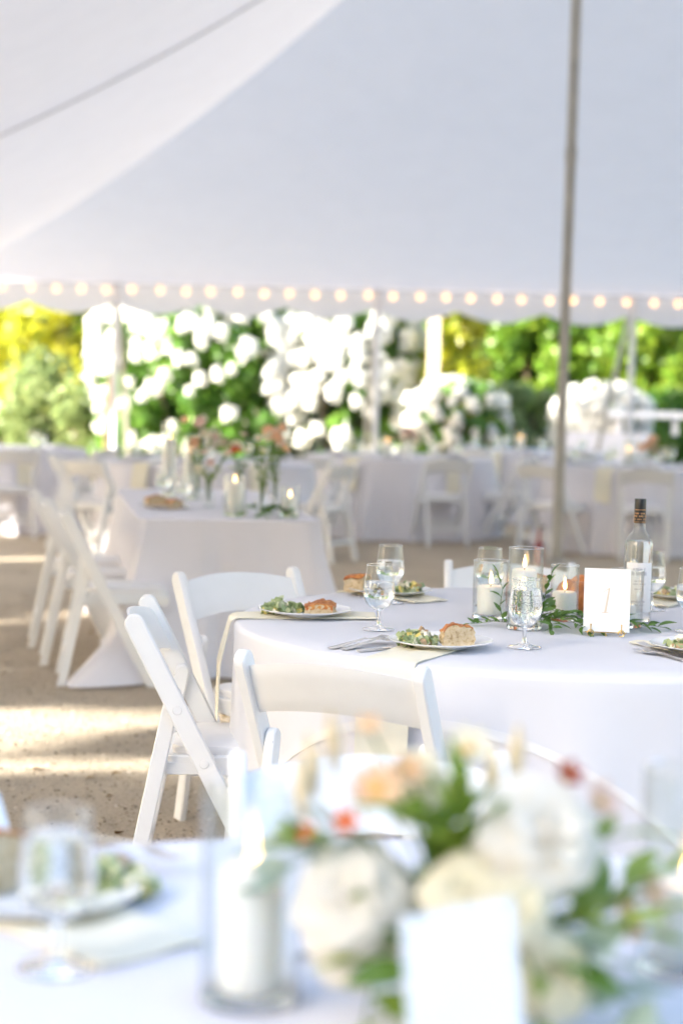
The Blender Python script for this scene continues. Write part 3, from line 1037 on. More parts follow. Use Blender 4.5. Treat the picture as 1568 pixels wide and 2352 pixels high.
def head_table():
    # long banquet table running away from the camera, cloth to the ground
    w, l = .86, 2.44
    t = tag(bpy.data.objects.new('tablecloth', None), 'white cloth pooling on the ground around the long head table', 'tablecloth')
    bpy.data.objects.remove(t)
    n_side = {0: 26, 1: 60, 2: 26, 3: 60}
    per = []
    rc = .03
    for k in range(26):
        u = k / 26
        per.append((rc + (w - 2 * rc) * u, 0, 0, -1, u, w))
    for k in range(60):
        u = k / 60
        per.append((w, rc + (l - 2 * rc) * u, 1, 0, u, l))
    for k in range(26):
        u = k / 26
        per.append((w - rc - (w - 2 * rc) * u, l, 0, 1, u, w))
    for k in range(60):
        u = k / 60
        per.append((0, l - rc - (l - 2 * rc) * u, -1, 0, u, l))
    n = len(per)
    vs, fs = [], []
    rings = [('t', .0), ('t', .5), ('t', .93), ('t', .985), ('d', 0), ('d', .04), ('d', .12), ('d', .25), ('d', .4), ('d', .55), ('d', .7), ('d', .82), ('d', .92), ('d', 1.0)]
    for kind, q in rings:
        for i, (x, y, nx, ny, u, L) in enumerate(per):
            if kind == 't':
                vs.append((w / 2 + (x - w / 2) * q, l / 2 + (y - l / 2) * q, TZ))
            else:
                dc = min(u, 1 - u) * L           # distance to the nearest corner
                cw = math.exp(-(dc / .16) ** 2)
                # normals turn diagonal at corners
                px, py = (x - w / 2) / (w / 2), (y - l / 2) / (l / 2)
                dx, dy = nx + cw * (0 if nx else math.copysign(1, px)), ny + cw * (0 if ny else math.copysign(1, py))
                ll = math.hypot(dx, dy)
                dx, dy = dx / ll, dy / ll
                front = 1.0 if ny < 0 or (y < .4) else .6
                rip = (.026 * math.sin(u * L * 21 + 3 * math.sin(u * L * 3.1)) + .014 * math.sin(u * L * 47)) * q * (1 - .8 * cw)
                off = .012 + .10 * q ** 1.4 + rip + cw * (.24 * front) * q ** 1.5
                if cw > .3 and x < w / 2 and y < l / 2 and q > .8:
                    off += .16 * cw * (q - .8) / .2
                z = TZ - .012 - (TZ - .012 - .012) * q if q else TZ - .006
                vs.append((x + dx * off, y + dy * off, max(z, .012)))
    for i in range(len(rings) - 1):
        for k in range(n):
            k2 = (k + 1) % n
            fs.append((i * n + k, i * n + k2, (i + 1) * n + k2, (i + 1) * n + k))
    o = MB().add(vs, fs).build('tablecloth', M['cloth'], loc=(-.95, 8.574, 0), rot=(0, 0, HROT))
    tag(o, 'white cloth pooling on the ground around the long head table', 'tablecloth')
HROT = math.atan2(.17, .985)
head_table()
def head_pt(u, v, z=TZ):
    """point on the head table: u across from its left edge, v away from its front edge"""
    c, s = math.cos(HROT), math.sin(HROT)
    return (-.95 + u * c - v * s, 8.574 + u * s + v * c, z)

FAR = {'b': ((-1.15, 15.3), 'white cloth on the far round table directly behind the head table'),
       'c': ((-3.35, 17.2), 'white cloth on the far round table at the left edge'),
       'd': ((0.55, 17.6), 'white cloth on the far round table before the middle tent pole'),
       'e': ((2.1, 20.2), 'white cloth on the farthest round table, left of the grey pole'),
       'f': ((2.75, 16.6), 'white cloth on the far round table right of the grey pole')}
for i, (k, (c, l)) in enumerate(FAR.items()):
    round_cloth('tablecloth', l, c, nf=16, amp=.05, seed=20 + i)

# chairs of the two near tables
chair_at(-.02, 3.955, .42, .91, 'white folding chair with a cream napkin hanging behind its back, in sharp focus')
chair_at(-.545, 4.86, 1.0, .03, 'white folding chair seen from the side, left of the numbered table')
chair_at(-.34, 5.86, .58, -.81, 'white folding chair at the left back of the numbered table, facing the camera')
chair_at(.6, 6.38, 0, -1, 'white folding chair behind the candles on the numbered table')
chair_at(.055, 2.95, .12, -.99, 'blurred white folding chair right behind the big flower arrangement')
chair_at(-.665, 2.46, .75, -.66, 'blurred white folding chair cut off by the left edge beside the goblet')
# head table chairs
hu = Vector((math.cos(HROT), math.sin(HROT)))
for (x, y), l in zip([(-1.30, 8.45), (-1.48, 9.05), (-1.64, 9.64)], ['nearest of the three white folding chairs along the head table', 'middle of the three white folding chairs along the head table', 'farthest of the three white folding chairs along the head table']):
    chair_at(x, y, hu.x, hu.y, l)
def far_chair(k, deg, dist, label):
    c = FAR[k][0]
    dx, dy = math.cos(R(deg)), math.sin(R(deg))
    chair_at(c[0] + dist * dx, c[1] + dist * dy, -dx, -dy, label)
far_chair('b', 232, 1.45, 'blurred white chair left of the table behind the head table')
far_chair('b', 195, 1.3, 'blurred white chair at the left end of the table behind the head table')
far_chair('b', 330, 1.35, 'blurred white chair right of the table behind the head table')
far_chair('c', 245, 1.35, 'blurred white chair before the far left table, at the photo edge')
far_chair('c', 290, 1.3, 'blurred white chair in front of the far left table')
far_chair('c', 340, 1.25, 'blurred white chair between the far left table and the next one')
far_chair('d', 240, 1.7, 'blurred white chair pulled out before the middle far table')
far_chair('d', 288, 1.35, 'blurred white chair in front of the middle far table')
far_chair('d', 335, 1.35, 'blurred white chair right of the middle far table')
far_chair('e', 235, 1.3, 'blurred white chair left of the farthest table')
far_chair('e', 285, 1.3, 'blurred white chair in front of the farthest table')
far_chair('e', 330, 1.3, 'blurred white chair right of the farthest table, by the pole')
far_chair('f', 222, 1.45, 'blurred white chair beside the foot of the grey pole')
far_chair('f', 262, 1.4, 'blurred white chair before the far right table, behind the bottle')
far_chair('f', 300, 1.4, 'blurred white chair before the far right table, at the photo edge')

# ------------------------------------------------------------------ glassware and candles
def make_goblet(mat, wet):
    t = thing('water_goblet', 'water goblet', 'glass')
    o = [(.034, .172), (.037, .15), (.0405, .125), (.0425, .103), (.0415, .088), (.036, .073), (.026, .061), (.013, .054), (.006, .051)]
    MB().lathe(o, 40).build('bowl', mat, t)
    MB().lathe([(.0335, .1725), (.0335, .1735), (.0345, .1738), (.0350, .1725)], 40, closed=True).build('rim', M['stem'], t)
    MB().lathe([(0, .0525), (.006, .051), (.0052, .040), (.0048, .030), (.0055, .020), (.009, .012), (.022, .006), (.040, .0035), (.0425, .002), (.0425, .0005), (0, .0005)], 32).build('stem', M['stem'], t)
    if wet:
        inn = [(max(r - .0012, 0), z + .001) for r, z in o if z < wet]
        rl = np.interp(wet, [z for r, z in o[::-1]], [r for r, z in o[::-1]]) - .0012
        pr = [(0, wet), (rl, wet)] + inn + [(0, .053)]
        MB().lathe(pr[::-1], 40).build('water', M['water'], t)
    return t
def make_vase(r, h):
    t = thing('candle_cylinder', 'glass cylinder', 'candle holder')
    w = .0022
    MB().lathe([(r, .010), (r, h)], 44).build('outer_wall', M['glass'], t)
    MB().lathe([(r - w, h), (r - w, .012)], 44).build('inner_wall', M['glass'], t)
    MB().lathe([(r - w, h), (r - w * .6, h + .0012), (r - w * .2, h + .0012), (r, h)], 44).build('rim', M['stem'], t)
    MB().lathe([(0, .0005), (r - .002, .0005), (r, .003), (r, .010), (r - .004, .012), (0, .010)], 44).build('base', M['stem'], t)
    return t
def make_candle(r, h):
    t = thing('pillar_candle', 'white pillar candle', 'candle')
    MB().lathe([(0, 0), (r, 0), (r, h - .008), (r - .002, h - .003), (r - .006, h - .0005), (r * .55, h - .002), (r * .2, h - .006), (0, h - .006)], 36).build('wax', M['wax'], t)
    MB().tube([(0, 0, h - .008), (.0008, 0, h + .002), (.002, 0, h + .007)], .0011, 6).build('wick', M['wick'], t)
    MB().lathe([(.0005, 0), (.0042, .004), (.0056, .009), (.005, .015), (.0034, .022), (.0016, .029), (.0002, .036)], 14).build('flame', M['flame'], t, loc=(.001, 0, h + .004))
    return t

GOB = Proto(make_goblet(M['goblet'], .128))
GOBC = Proto(make_goblet(M['chilled'], .148))
T1 = TZ + .0005
GOBC.put((.465, 4.493, T1), 0, 'chilled water goblet with condensation in front of the candles', 'water goblets')
GOB.put((.105, 4.765, T1), .4, 'water goblet between the two plates at the left, nearer of the pair', 'water goblets')
GOB.put((.150, 5.38, T1), .9, 'water goblet behind another, by the rear left plate', 'water goblets')
GOB.put((.445, 5.36, T1), .2, 'water goblet behind the leftmost glass candle cylinder', 'water goblets')
GOB.put((.928, 5.36, T1), .2, 'water goblet behind the clear liquor bottle', 'water goblets')
GOB.put((.955, 4.88, T1), .2, 'water goblet cut by the right edge above the forks', 'water goblets')
GOBC.put((-.297, 1.923, T1), .2, 'large blurred water goblet at the lower left corner', 'water goblets')

def candle_set(x, y, rv, hv, rc, hc, vl, cl, dx=0, dy=0, z=TZ):
    v = make_vase(rv, hv)
    v.location = (x, y, z + .0005)
    tag(v, vl, None, 'glass candle cylinders')
    c = make_candle(rc, hc)
    c.location = (x + dx, y + dy, z + .0135)
    tag(c, cl, None, 'white pillar candles')
    return v, c
candle_set(.425, 5.07, .050, .163, .037, .080, 'wide glass cylinder, leftmost of the candle holders on the numbered table', 'short candle inside the leftmost glass cylinder')
candle_set(.500, 4.853, .047, .220, .034, .150, 'tallest glass cylinder behind the chilled goblet', 'tall candle in the tallest glass cylinder', -.004)
candle_set(.632, 5.06, .040, .156, .034, .070, 'narrow glass cylinder just left of the number card', 'short candle just left of the number card')
candle_set(.790, 4.955, .046, .158, .032, .05, 'glass cylinder half hidden by the number card', 'low candle hidden behind the number card', -.006)
candle_set(-.083, 1.835, .052, .225, .0335, .130, 'blurred glass cylinder around the big candle at the bottom', 'big blurred white candle at the bottom left of the flowers')
candle_set(.392, 1.97, .052, .225, .037, .085, 'blurred glass cylinder at the lower right edge', 'blurred white candle at the lower right edge')

# ------------------------------------------------------------------ china, cutlery, napkins
def make_plate():
    t = thing('plate', 'white plate', 'plate')
    MB().lathe([(0, .004), (.055, .004), (.072, .006), (.084, .011), (.126, .0185), (.129, .0195), (.130, .0185), (.128, .0165), (.088, .0075), (.075, .0025), (.070, 0), (.064, 0), (.063, .0018), (0, .002)], 64).build('dish', M['china'], t)
    return t
PL = Proto(make_plate())
ZP = TZ + .006
PLATES = [((.252, 4.441), 'white plate in sharp focus between the forks and the chilled goblet'),
          ((-.095, 5.0), 'white plate at the left edge of the numbered table'),
          ((.156, 5.56), 'white plate at the back left, behind the goblets'),
          ((.905, 4.47), 'white plate cut by the right edge beside the forks'),
          ((1.06, 5.66), 'white plate at the back right, behind the bottle'),
          ((.60, 5.66), 'white plate at the far side behind the tall candle'),
          ((-.36, 2.16), 'blurred white plate behind the goblet at the lower left')]
for (x, y), l in PLATES:
    PL.put((x, y, ZP), 0, l, 'white plates on the two near tables')

def napkin(c, plate, out_deg, label, back=.10, hang=.22, w=.135, r=.915, skew=0.0):
    """folded strip under the plate that runs out over the table edge and hangs down"""
    th = .0035
    d = Vector((math.cos(R(out_deg)), math.sin(R(out_deg)), 0))
    s = Vector((-d.y, d.x, 0))
    p0 = Vector((plate[0], plate[1], 0))
    rel = Vector((plate[0] - c[0], plate[1] - c[1], 0))
    b = rel.dot(d)
    run = -b + math.sqrt(max(0, b * b - rel.length_squared + (r + .014) ** 2))   # to the edge
    path = []
    for k in range(7):
        path.append((-back + (back + run - .02) * k / 6, TZ + .0015))
    if hang > 0:
        for a in (30, 60, 90):
            path.append((run - .02 + .026 * math.sin(R(a)), TZ + .0015 - .026 + .026 * math.cos(R(a))))
        for k in range(1, 6):
            path.append((run + .006 + .018 * min(1, k / 2) + .002 * k, TZ - .025 - hang * k / 5))
    else:
        path = [(-back + (back + .16) * k / 8, TZ + .0015 + .006 * math.sin(k)**2) for k in range(9)]
    pts_t, pts_b = [], []
    nw = 6
    for q, (a, z) in enumerate(path):
        for k in range(nw + 1):
            e = (k / nw - .5) * w
            wob = .004 * math.sin(k * 1.3 + q * .7)
            base = p0 + d * a + s * (e + skew * a) + Vector((0, 0, z + .002 + (wob if z > TZ - .01 else 0) * .3))
            nrm = d if z < TZ - .03 else Vector((0, 0, 1))
            pts_t.append(base + nrm * (th + wob * .5))
            pts_b.append(base)
    L = len(path)
    k = len(pts_t)
    fs = []
    for q in range(L - 1):
        for i in range(nw):
            a = q * (nw + 1) + i
            fs.append((a, a + 1, a + nw + 2, a + nw + 1))
            fs.append((k + a, k + a + nw + 1, k + a + nw + 2, k + a + 1))
        a = q * (nw + 1)
        fs.append((a, a + nw + 1, k + a + nw + 1, k + a))
        a += nw
        fs.append((a, k + a, k + a + nw + 1, a + nw + 1))
    for i in range(nw):
        fs.append((i, k + i, k + i + 1, i + 1))
        a = (L - 1) * (nw + 1) + i
        fs.append((a, a + 1, k + a + 1, k + a))
    o = MB().add(pts_t + pts_b, fs).build('napkin', M['napkin'])
    tag(o, label, 'napkin', 'cream napkins under the plates')
napkin(C1, (.235, 4.43), -117, 'cream napkin under the sharp front plate, hanging behind the chair back', back=.14, hang=.26)
napkin(C1, (-.095, 5.0), 186, 'cream napkin under the left plate, hanging over the left edge', back=.20, hang=.26)
napkin(C1, (.17, 5.54), 128, 'cream napkin under the rear left plate', back=.17, hang=.2)
napkin(C1, (.885, 4.49), -62, 'cream napkin folded under the plate at the right edge', back=.17, hang=.2)
napkin(C1, (1.04, 5.62), 58, 'cream napkin under the rear right plate behind the bottle', back=.20, hang=.2)
napkin(C0, (-.33, 2.10), 135, 'blurred cream napkin under the plate at the lower left', back=.19, hang=.15, w=.15)

def make_fork():
    mb = MB()
    # side profile of the fork along +y (handle end at 0), width along x
    st = [(0, .0105, .0012), (.012, .0115, .0014), (.05, .009, .004), (.09, .0065, .0075), (.112, .0055, .009), (.124, .008, .0085), (.132, .0125, .007), (.142, .0135, .0045)]
    th = .0016
    vs, fs = [], []
    for y, hw, z in st:
        vs += [(-hw, y, z), (hw, y, z), (hw * .8, y, z + th), (-hw * .8, y, z + th)]
    for i in range(len(st) - 1):
        a, b = i * 4, i * 4 + 4
        fs += [(a, a + 1, b + 1, b), (a + 1, a + 2, b + 2, b + 1), (a + 2, a + 3, b + 3, b + 2), (a + 3, a, b, b + 3)]
    fs += [(3, 2, 1, 0), tuple(len(st) * 4 - 4 + k for k in range(4))]
    mb.add(vs, fs)
    for k in range(4):
        cx = -.0103 + k * .00687
        ts = [(.140, .0022, .0048), (.155, .0019, .0032), (.170, .0016, .0036), (.185, .0012, .0066), (.190, .0007, .0080)]
        vs, fs = [], []
        for y, hw, z in ts:
            vs += [(cx - hw, y, z), (cx + hw, y, z), (cx + hw, y, z + th), (cx - hw, y, z + th)]
        for i in range(len(ts) - 1):
            a, b = i * 4, i * 4 + 4
            fs += [(a, a + 1, b + 1, b), (a + 1, a + 2, b + 2, b + 1), (a + 2, a + 3, b + 3, b + 2), (a + 3, a, b, b + 3)]
        fs += [(3, 2, 1, 0), tuple(len(ts) * 4 - 4 + q for q in range(4))]
        mb.add(vs, fs)
    o = mb.build('fork', M['steel'])
    return tag(o, 'steel fork', 'fork')
FK = Proto(make_fork())
def aim(proto, a, ang, label, z=TZ + .001, group=None, sc=1.0, tilt=0.0):
    o = proto.put((a[0], a[1], z), R(ang) - PI / 2, label, group, sc)
    o.rotation_euler = (R(tilt), 0, R(ang) - PI / 2)
    return o
FG = 'steel forks'
aim(FK, (-.020, 4.385), 46, 'steel fork farthest left of the trio beside the sharp plate', group=FG, tilt=2.5, sc=1.05)
aim(FK, (.012, 4.372), 48, 'steel fork in the middle of the trio beside the sharp plate', group=FG, tilt=2.5, sc=1.05)
aim(FK, (.870, 4.345), 125, 'steel fork nearer the card at the right edge, over the other', group=FG, tilt=3, sc=1.05)
aim(FK, (.855, 4.315), 128, 'steel fork at the right edge with its tines lowest', z=TZ + .0012, group=FG)
aim(FK, (-.335, 2.42), -42, 'blurred dark fork lying across the lower left plate rim', z=TZ + .02, group=FG)
aim(FK, (-.34, 2.14), 58, 'blurred dark fork pointing to the chair leg, lower left', z=TZ + .012, group=FG)
def make_knife():
    t = thing('table_knife', 'steel knife', 'knife')
    MB().prism([(-.007, 0), (.007, 0), (.0085, .03), (.006, .085), (.0055, .095), (-.0055, .095), (-.006, .085), (-.0085, .03)], 0, .006, 'z', .0015).build('handle', M['steel'], t)
    MB().prism([(-.005, .0955), (.005, .0955), (.009, .12), (.009, .18), (.005, .205), (-.002, .215), (-.005, .2)], .002, .0036, 'z', .0005).build('blade', M['steel'], t)
    return t
KN = Proto(make_knife())
aim(KN, (.048, 4.345), 36, 'steel knife with its handle towards the camera beside the sharp plate')
aim(KN, (.865, 4.23), 112, 'steel knife beyond the two forks at the right edge')

# ------------------------------------------------------------------ food
def chunk(rg, s):
    mb = MB()
    mb.box((0, 0, 0), (s * rg.uniform(.8, 1.2), s * rg.uniform(.6, 1.0), s * rg.uniform(.45, .8)))
    mb.v = [tuple(c + rg.uniform(-.12, .12) * s for c in v) for v in mb.v]
    return mb
rgf = random.Random(8)
CHUNKS = {k: [chunk(rgf, .016).mesh(k, M[m], False) for _ in range(4)] for k, m in (('cheese_piece', 'cheese'), ('crouton', 'crouton'), ('egg_piece', 'egg'))}
def salad_leaf(rg):
    mb = MB()
    a, b, c = rg.random() * 6, rg.random() * 6, rg.random() * 6
    mb.grid(lambda u, v: ((u - .5) * .024 * (1 - abs(v - .5)), (v - .5) * .034, .005 * math.sin(7 * u + a) + .005 * math.sin(9 * v + b) + .003 * math.sin(14 * u + c)), 4, 5)
    me = mb.mesh('lettuce_leaf', M['lettuce'])
    at = me.attributes.new('tint', 'FLOAT', 'POINT')
    tv = rg.random()
    at.data.foreach_set('value', [min(1, max(0, tv * .7 + abs(v.co.x) * 14 * rg.random())) for v in me.vertices])
    return me
LV = [salad_leaf(rgf) for _ in range(7)]
def salad(x, y, label, rx=.045, ry=.032, h=.038, n=58, seed=1, ang=0):
    t = thing('salad', label, 'salad', (x, y, ZP + .007), ang, 'portions of chopped salad on the plates')
    rg = random.Random(seed)
    for k in range(n):
        an, q = rg.random() * 6.28, math.sqrt(rg.random())
        px, py = rx * q * math.cos(an), ry * q * math.sin(an)
        top = h * (1 - q * q * .85)
        z = top * rg.uniform(.35, 1.0)
        kd = rg.random()
        rot = (rg.uniform(-1, 1), rg.uniform(-1, 1), rg.random() * 6)
        if kd < .46:
            link('lettuce_leaf', rg.choice(LV), t, (px, py, z), rot, rg.uniform(.8, 1.25))
        else:
            nm = 'cheese_piece' if kd < .80 else ('crouton' if kd < .90 else 'egg_piece')
            link(nm, rg.choice(CHUNKS[nm]), t, (px, py, z), rot, rg.uniform(.7, 1.3))
    for k in range(14):
        an = 6.28 * k / 14
        link('lettuce_leaf', rg.choice(LV), t, (rx * .7 * math.cos(an), ry * .7 * math.sin(an), .006), (rg.uniform(-.6, .6), rg.uniform(-.6, .6), rg.random() * 6), 1.2)
    return t
salad(.197, 4.437, 'chopped green salad on the sharp front plate', seed=3)
salad(-.155, 4.99, 'chopped pale salad on the left plate', .055, .035, .032, 50, 4)
salad(.215, 5.57, 'blurred green salad on the back left plate behind goblets', .04, .03, .034, 34, 5)
salad(.865, 4.455, 'chopped green salad on the plate cut by the right edge', .045, .035, .034, 40, 6)
salad(1.03, 5.64, 'blurred salad on the back right plate behind the bottle', .05, .035, .034, 34, 7)
salad(-.27, 2.20, 'blurred salad on the lower left plate behind the goblet', .05, .04, .036, 40, 9)

def bread(x, y, z, rz, label, L=.076, W=.056, H=.054, seed=1, skirt=.98):
    """wedge of focaccia: crust on top, torn crumb on the sides"""
    t = thing('bread', label, 'bread', (x, y, z), rz, 'pieces of focaccia bread')
    rg = random.Random(seed)
    nu, nv, nw = 9, 6, 5
    ph = [rg.random() * 6 for _ in range(6)]
    def shape(u, v, w):
        px = (u - .5) * L * (1 + .05 * math.sin(5 * w + ph[0]))
        py = (v - .5) * W * (1 + .06 * math.sin(6 * u + ph[1]))
        hh = H * (.60 + .40 * math.sin(PI * min(1, u ** .8 * .78 + .10 + .04 * math.sin(ph[0])))) * (1 + .05 * math.sin(9 * u + ph[1])) * (1.03 - .16 * v - .05 * (2 * v - 1) ** 2)
        pz = hh * w
        j = .0025
        px += j * math.sin(31 * v + 17 * w + ph[2])
        py += j * math.sin(27 * u + 19 * w + ph[3])
        pz += j * math.sin(23 * u + 29 * v + ph[4]) * w
        return (px, py, pz)
    cr = MB()
    cr.grid(lambda u, v: shape(u, v, 1.0), nu, nv)
    rim = MB()
    top = [shape(i / nu, j / nv, 1.0) for j in range(nv + 1) for i in range(nu + 1)]
    crust = MB()
    def up(p, d):
        return (p[0] * 1.012, p[1] * 1.012, p[2] + d + .0012 * math.sin(p[0] * 190 + ph[5]))
    crust.grid(lambda u, v: up(shape(u, v, 1.0), .0018), nu, nv)
    k = len(crust.v)
    crust.grid(lambda u, v: up(shape(u, v, skirt), 0), nu, nv)
    ids = [i for i in range(nu + 1)] + [j * (nu + 1) + nu for j in range(1, nv + 1)] + [nv * (nu + 1) + i for i in range(nu - 1, -1, -1)] + [j * (nu + 1) for j in range(nv - 1, 0, -1)]
    for q in range(len(ids)):
        a, b = ids[q], ids[(q + 1) % len(ids)]
        crust.f.append((a, k + a, k + b, b))
        crust.m.append(0)
    crust.build('crust', M['crust'], t)
    c = MB()
    c.grid(lambda u, v: shape(u, 0, v * .97), nu, nw)
    c.grid(lambda u, v: shape(1, u, v * .97), nv, nw)
    c.grid(lambda u, v: shape(1 - u, 1, v * .97), nu, nw)
    c.grid(lambda u, v: shape(0, 1 - u, v * .97), nv, nw)
    c.grid(lambda u, v: shape(u, 1 - v, 0), nu, nv)
    c.build('crumb', M['crumb'], t)
    return t
ZB = ZP + .0075
bread(.292, 4.425, ZB, .15, 'focaccia wedge with torn crumb on the sharp front plate', seed=2)
bread(-.052, 4.985, ZB, 3.0, 'orange crusted focaccia on the left plate', .078, .066, .034, 3, .55)
bread(.055, 5.57, ZB, 1.2, 'blurred focaccia on the back left plate behind the goblet', .075, .06, .055, 4)
bread(.60, 5.68, ZB, .1, 'pale focaccia on the far plate behind the tall candle', .095, .07, .062, 5)
bread(-.425, 2.19, ZB, .9, 'blurred orange crusted bread at the lower left edge', .085, .07, .075, 6)

def loaf():
    t = thing('glazed_loaf', 'round glazed brown loaf behind the number card', 'bread', (.700, 5.215, TZ + .001))
    mb = MB()
    for k in range(7):
        a = 6.28 * k / 7
        mb.sphere((.038 * math.cos(a), .038 * math.sin(a), .05), .04, 12, 8, (1, 1, 1.25))
    mb.sphere((0, 0, .062), .045, 12, 8, (1, 1, 1.2))
    mb.build('crust', M['loaf'], t)
    MB().lathe([(0, 0), (.055, 0), (.075, .004), (.078, .007), (0, .005)], 32).build('saucer', M['china'], t)
loaf()

# ------------------------------------------------------------------ table garland
def leaf_mesh(name, mat, L, W, fold=.25, bend=.25):
    mb = MB()
    n = 6
    vs, fs = [], []
    for i in range(n + 1):
        q = i / n
        w = W * .5 * math.sin(PI * q ** .85) ** .9 if 0 < q < 1 else .0004
        z = -bend * L * q * q
        vs += [(-w, L * q, z + w * fold), (0, L * q, z), (w, L * q, z + w * fold)]
    for i in range(n):
        a = i * 3
        fs += [(a, a + 1, a + 4, a + 3), (a + 1, a + 2, a + 5, a + 4)]
    mb.add(vs, fs)
    me = mb.mesh(name, mat)
    at = me.attributes.new('tint', 'FLOAT', 'POINT')
    at.data.foreach_set('value', [.1 + .5 * random.Random(len(name) + int(L * 1e4)).random()] * len(me.vertices))
    return me
GL = [leaf_mesh('leaf', M['garland'], l, w, .3, b) for l, w, b in ((.042, .015, .25), (.036, .016, .15), (.048, .015, .4), (.030, .013, .1))]
def sprig(parent, pts, nleaf, rg, leaves, sr=.0012, spread=.9, sc=(.8, 1.2)):
    MB().tube(pts, [sr * (1 - .6 * i / len(pts)) for i in range(len(pts))], 6).build('stem', M['greenstem'], parent)
    P = [Vector(p) for p in pts]
    for k in range(nleaf):
        q = (k + .5) / nleaf * (len(P) - 1)
        i = min(int(q), len(P) - 2)
        p = P[i].lerp(P[i + 1], q - i)
        d = (P[i + 1] - P[i]).normalized()
        side = 1 if k % 2 else -1
        s = d.cross(Vector((0, 0, 1)))
        s = s.normalized() if s.length > .1 else Vector((1, 0, 0))
        dr = (d * rg.uniform(.3, .8) + s * side * spread * rg.uniform(.5, 1) + Vector((0, 0, rg.uniform(.05, .7)))).normalized()
        if k == nleaf - 1:
            dr = d
        qt = dr.to_track_quat('Y', 'Z') @ Euler((0, rg.uniform(-.8, .8), 0)).to_quaternion()
        o = link('leaf', rg.choice(leaves), parent, p, None, rg.uniform(*sc))
        o.rotation_euler = qt.to_euler()
def garland():
    rg = random.Random(12)
    t = thing('leafy_garland', 'green leafy garland lying between the candles on the numbered table', 'garland', (.62, 4.93, TZ + .002))
    def S(pts, n):
        sprig(t, [(x - .62, y - 4.93, z) for x, y, z in pts], n, rg, GL)
    S([(.46, 4.93, .006), (.42, 4.90, .012), (.385, 4.885, .008), (.35, 4.875, .006)], 9)
    S([(.45, 4.94, .006), (.44, 4.925, .05), (.445, 4.915, .10), (.43, 4.91, .14)], 7)
    S([(.55, 4.90, .006), (.56, 4.86, .03), (.57, 4.80, .02), (.565, 4.76, .006)], 13)
    S([(.54, 4.92, .006), (.555, 4.90, .05), (.56, 4.89, .10), (.575, 4.885, .15)], 11)
    S([(.56, 4.93, .01), (.60, 4.86, .035), (.64, 4.80, .02), (.66, 4.75, .008)], 15)
    S([(.58, 4.96, .01), (.63, 4.90, .04), (.69, 4.86, .03), (.74, 4.84, .01)], 15)
    S([(.50, 4.95, .01), (.55, 4.93, .05), (.60, 4.92, .04), (.66, 4.91, .02)], 14)
    S([(.66, 4.95, .01), (.68, 4.90, .06), (.685, 4.88, .11), (.69, 4.87, .135)], 11)
    S([(.66, 4.93, .006), (.66, 4.86, .02), (.68, 4.80, .012), (.695, 4.775, .006)], 12)
    S([(.75, 4.92, .01), (.80, 4.90, .02), (.85, 4.89, .012), (.885, 4.90, .006)], 9)
    S([(.72, 4.88, .01), (.77, 4.85, .03), (.81, 4.84, .02), (.845, 4.845, .01)], 9)
    S([(.52, 4.96, .01), (.53, 4.92, .04), (.545, 4.87, .05), (.56, 4.83, .03)], 12)
garland()

# ------------------------------------------------------------------ bottle and number cards
def bottle():
    t = thing('liquor_bottle', 'clear liquor bottle with black cap and white label', 'bottle', (.835, 5.05, T1))
    t.scale = (1.0, 1.0, 1.18)
    r = .0405
    MB().lathe([(0, .001), (r - .003, .001), (r, .004), (r, .150), (r * .985, .153), (r * .985, .157), (r, .160), (r * .99, .178), (r * .93, .192), (r * .76, .206), (r * .5, .217), (.0165, .224), (.0155, .232), (.0155, .262)], 44).build('body', M['glass'], t)
    MB().lathe([(0, .006), (r - .003, .006), (r - .003, .182), (r * .84, .196), (0, .196)], 44).build('liquor', M['water'], t)
    MB().lathe([(.0158, .238), (.0165, .238), (.0165, .271), (.0158, .271)], 32, closed=True).build('neck_label', M['black'], t)
    MB().lathe([(0, .296), (.0155, .296), (.0162, .294), (.0162, .2715), (0, .2715)], 32).build('cap', M['black'], t)
    def patch(r, a0, a1, z0, z1, n=14):
        return MB().grid(lambda u, v: (r * math.cos(R(a0 + (a1 - a0) * u)), r * math.sin(R(a0 + (a1 - a0) * u)), z0 + (z1 - z0) * v), n, 1)
    patch(r + .0004, -150, -35, .028, .146).build('front_label', M['label'], t)
    patch(r + .0004, 60, 150, .03, .14).build('back_label', M['label'], t)
    pr = MB()
    for z, a0, a1, h in ((.128, -118, -66, .006), (.116, -124, -60, .009), (.101, -112, -72, .003), (.094, -116, -68, .003), (.082, -110, -74, .003), (.052, -122, -62, .004), (.044, -114, -70, .003)):
        seg = int((a1 - a0) / 6)
        for k in range(seg):
            if (k * 7 + int(z * 1000)) % 5:
                b = patch(r + .0009, a0 + 6 * k, a0 + 6 * k + 4.4, z, z + h, 2)
                pr.add(b.v, b.f)
    pr.build('label_print', M['print'], t, False)
    g = MB()
    for z in (.2695, .2405):
        b = patch(.0167, -180, 180, z, z + .0012, 40)
        g.add(b.v, b.f)
    for k in range(22):
        a0 = -170 + k * 15.5
        for z, h in ((.260, .003), (.253, .004), (.246, .003)):
            if (k * 5 + int(z * 1000)) % 4:
                b = patch(.0167, a0, a0 + 9, z, z + h, 2)
                g.add(b.v, b.f)
    g.build('neck_print', M['copper'], t, False)
bottle()

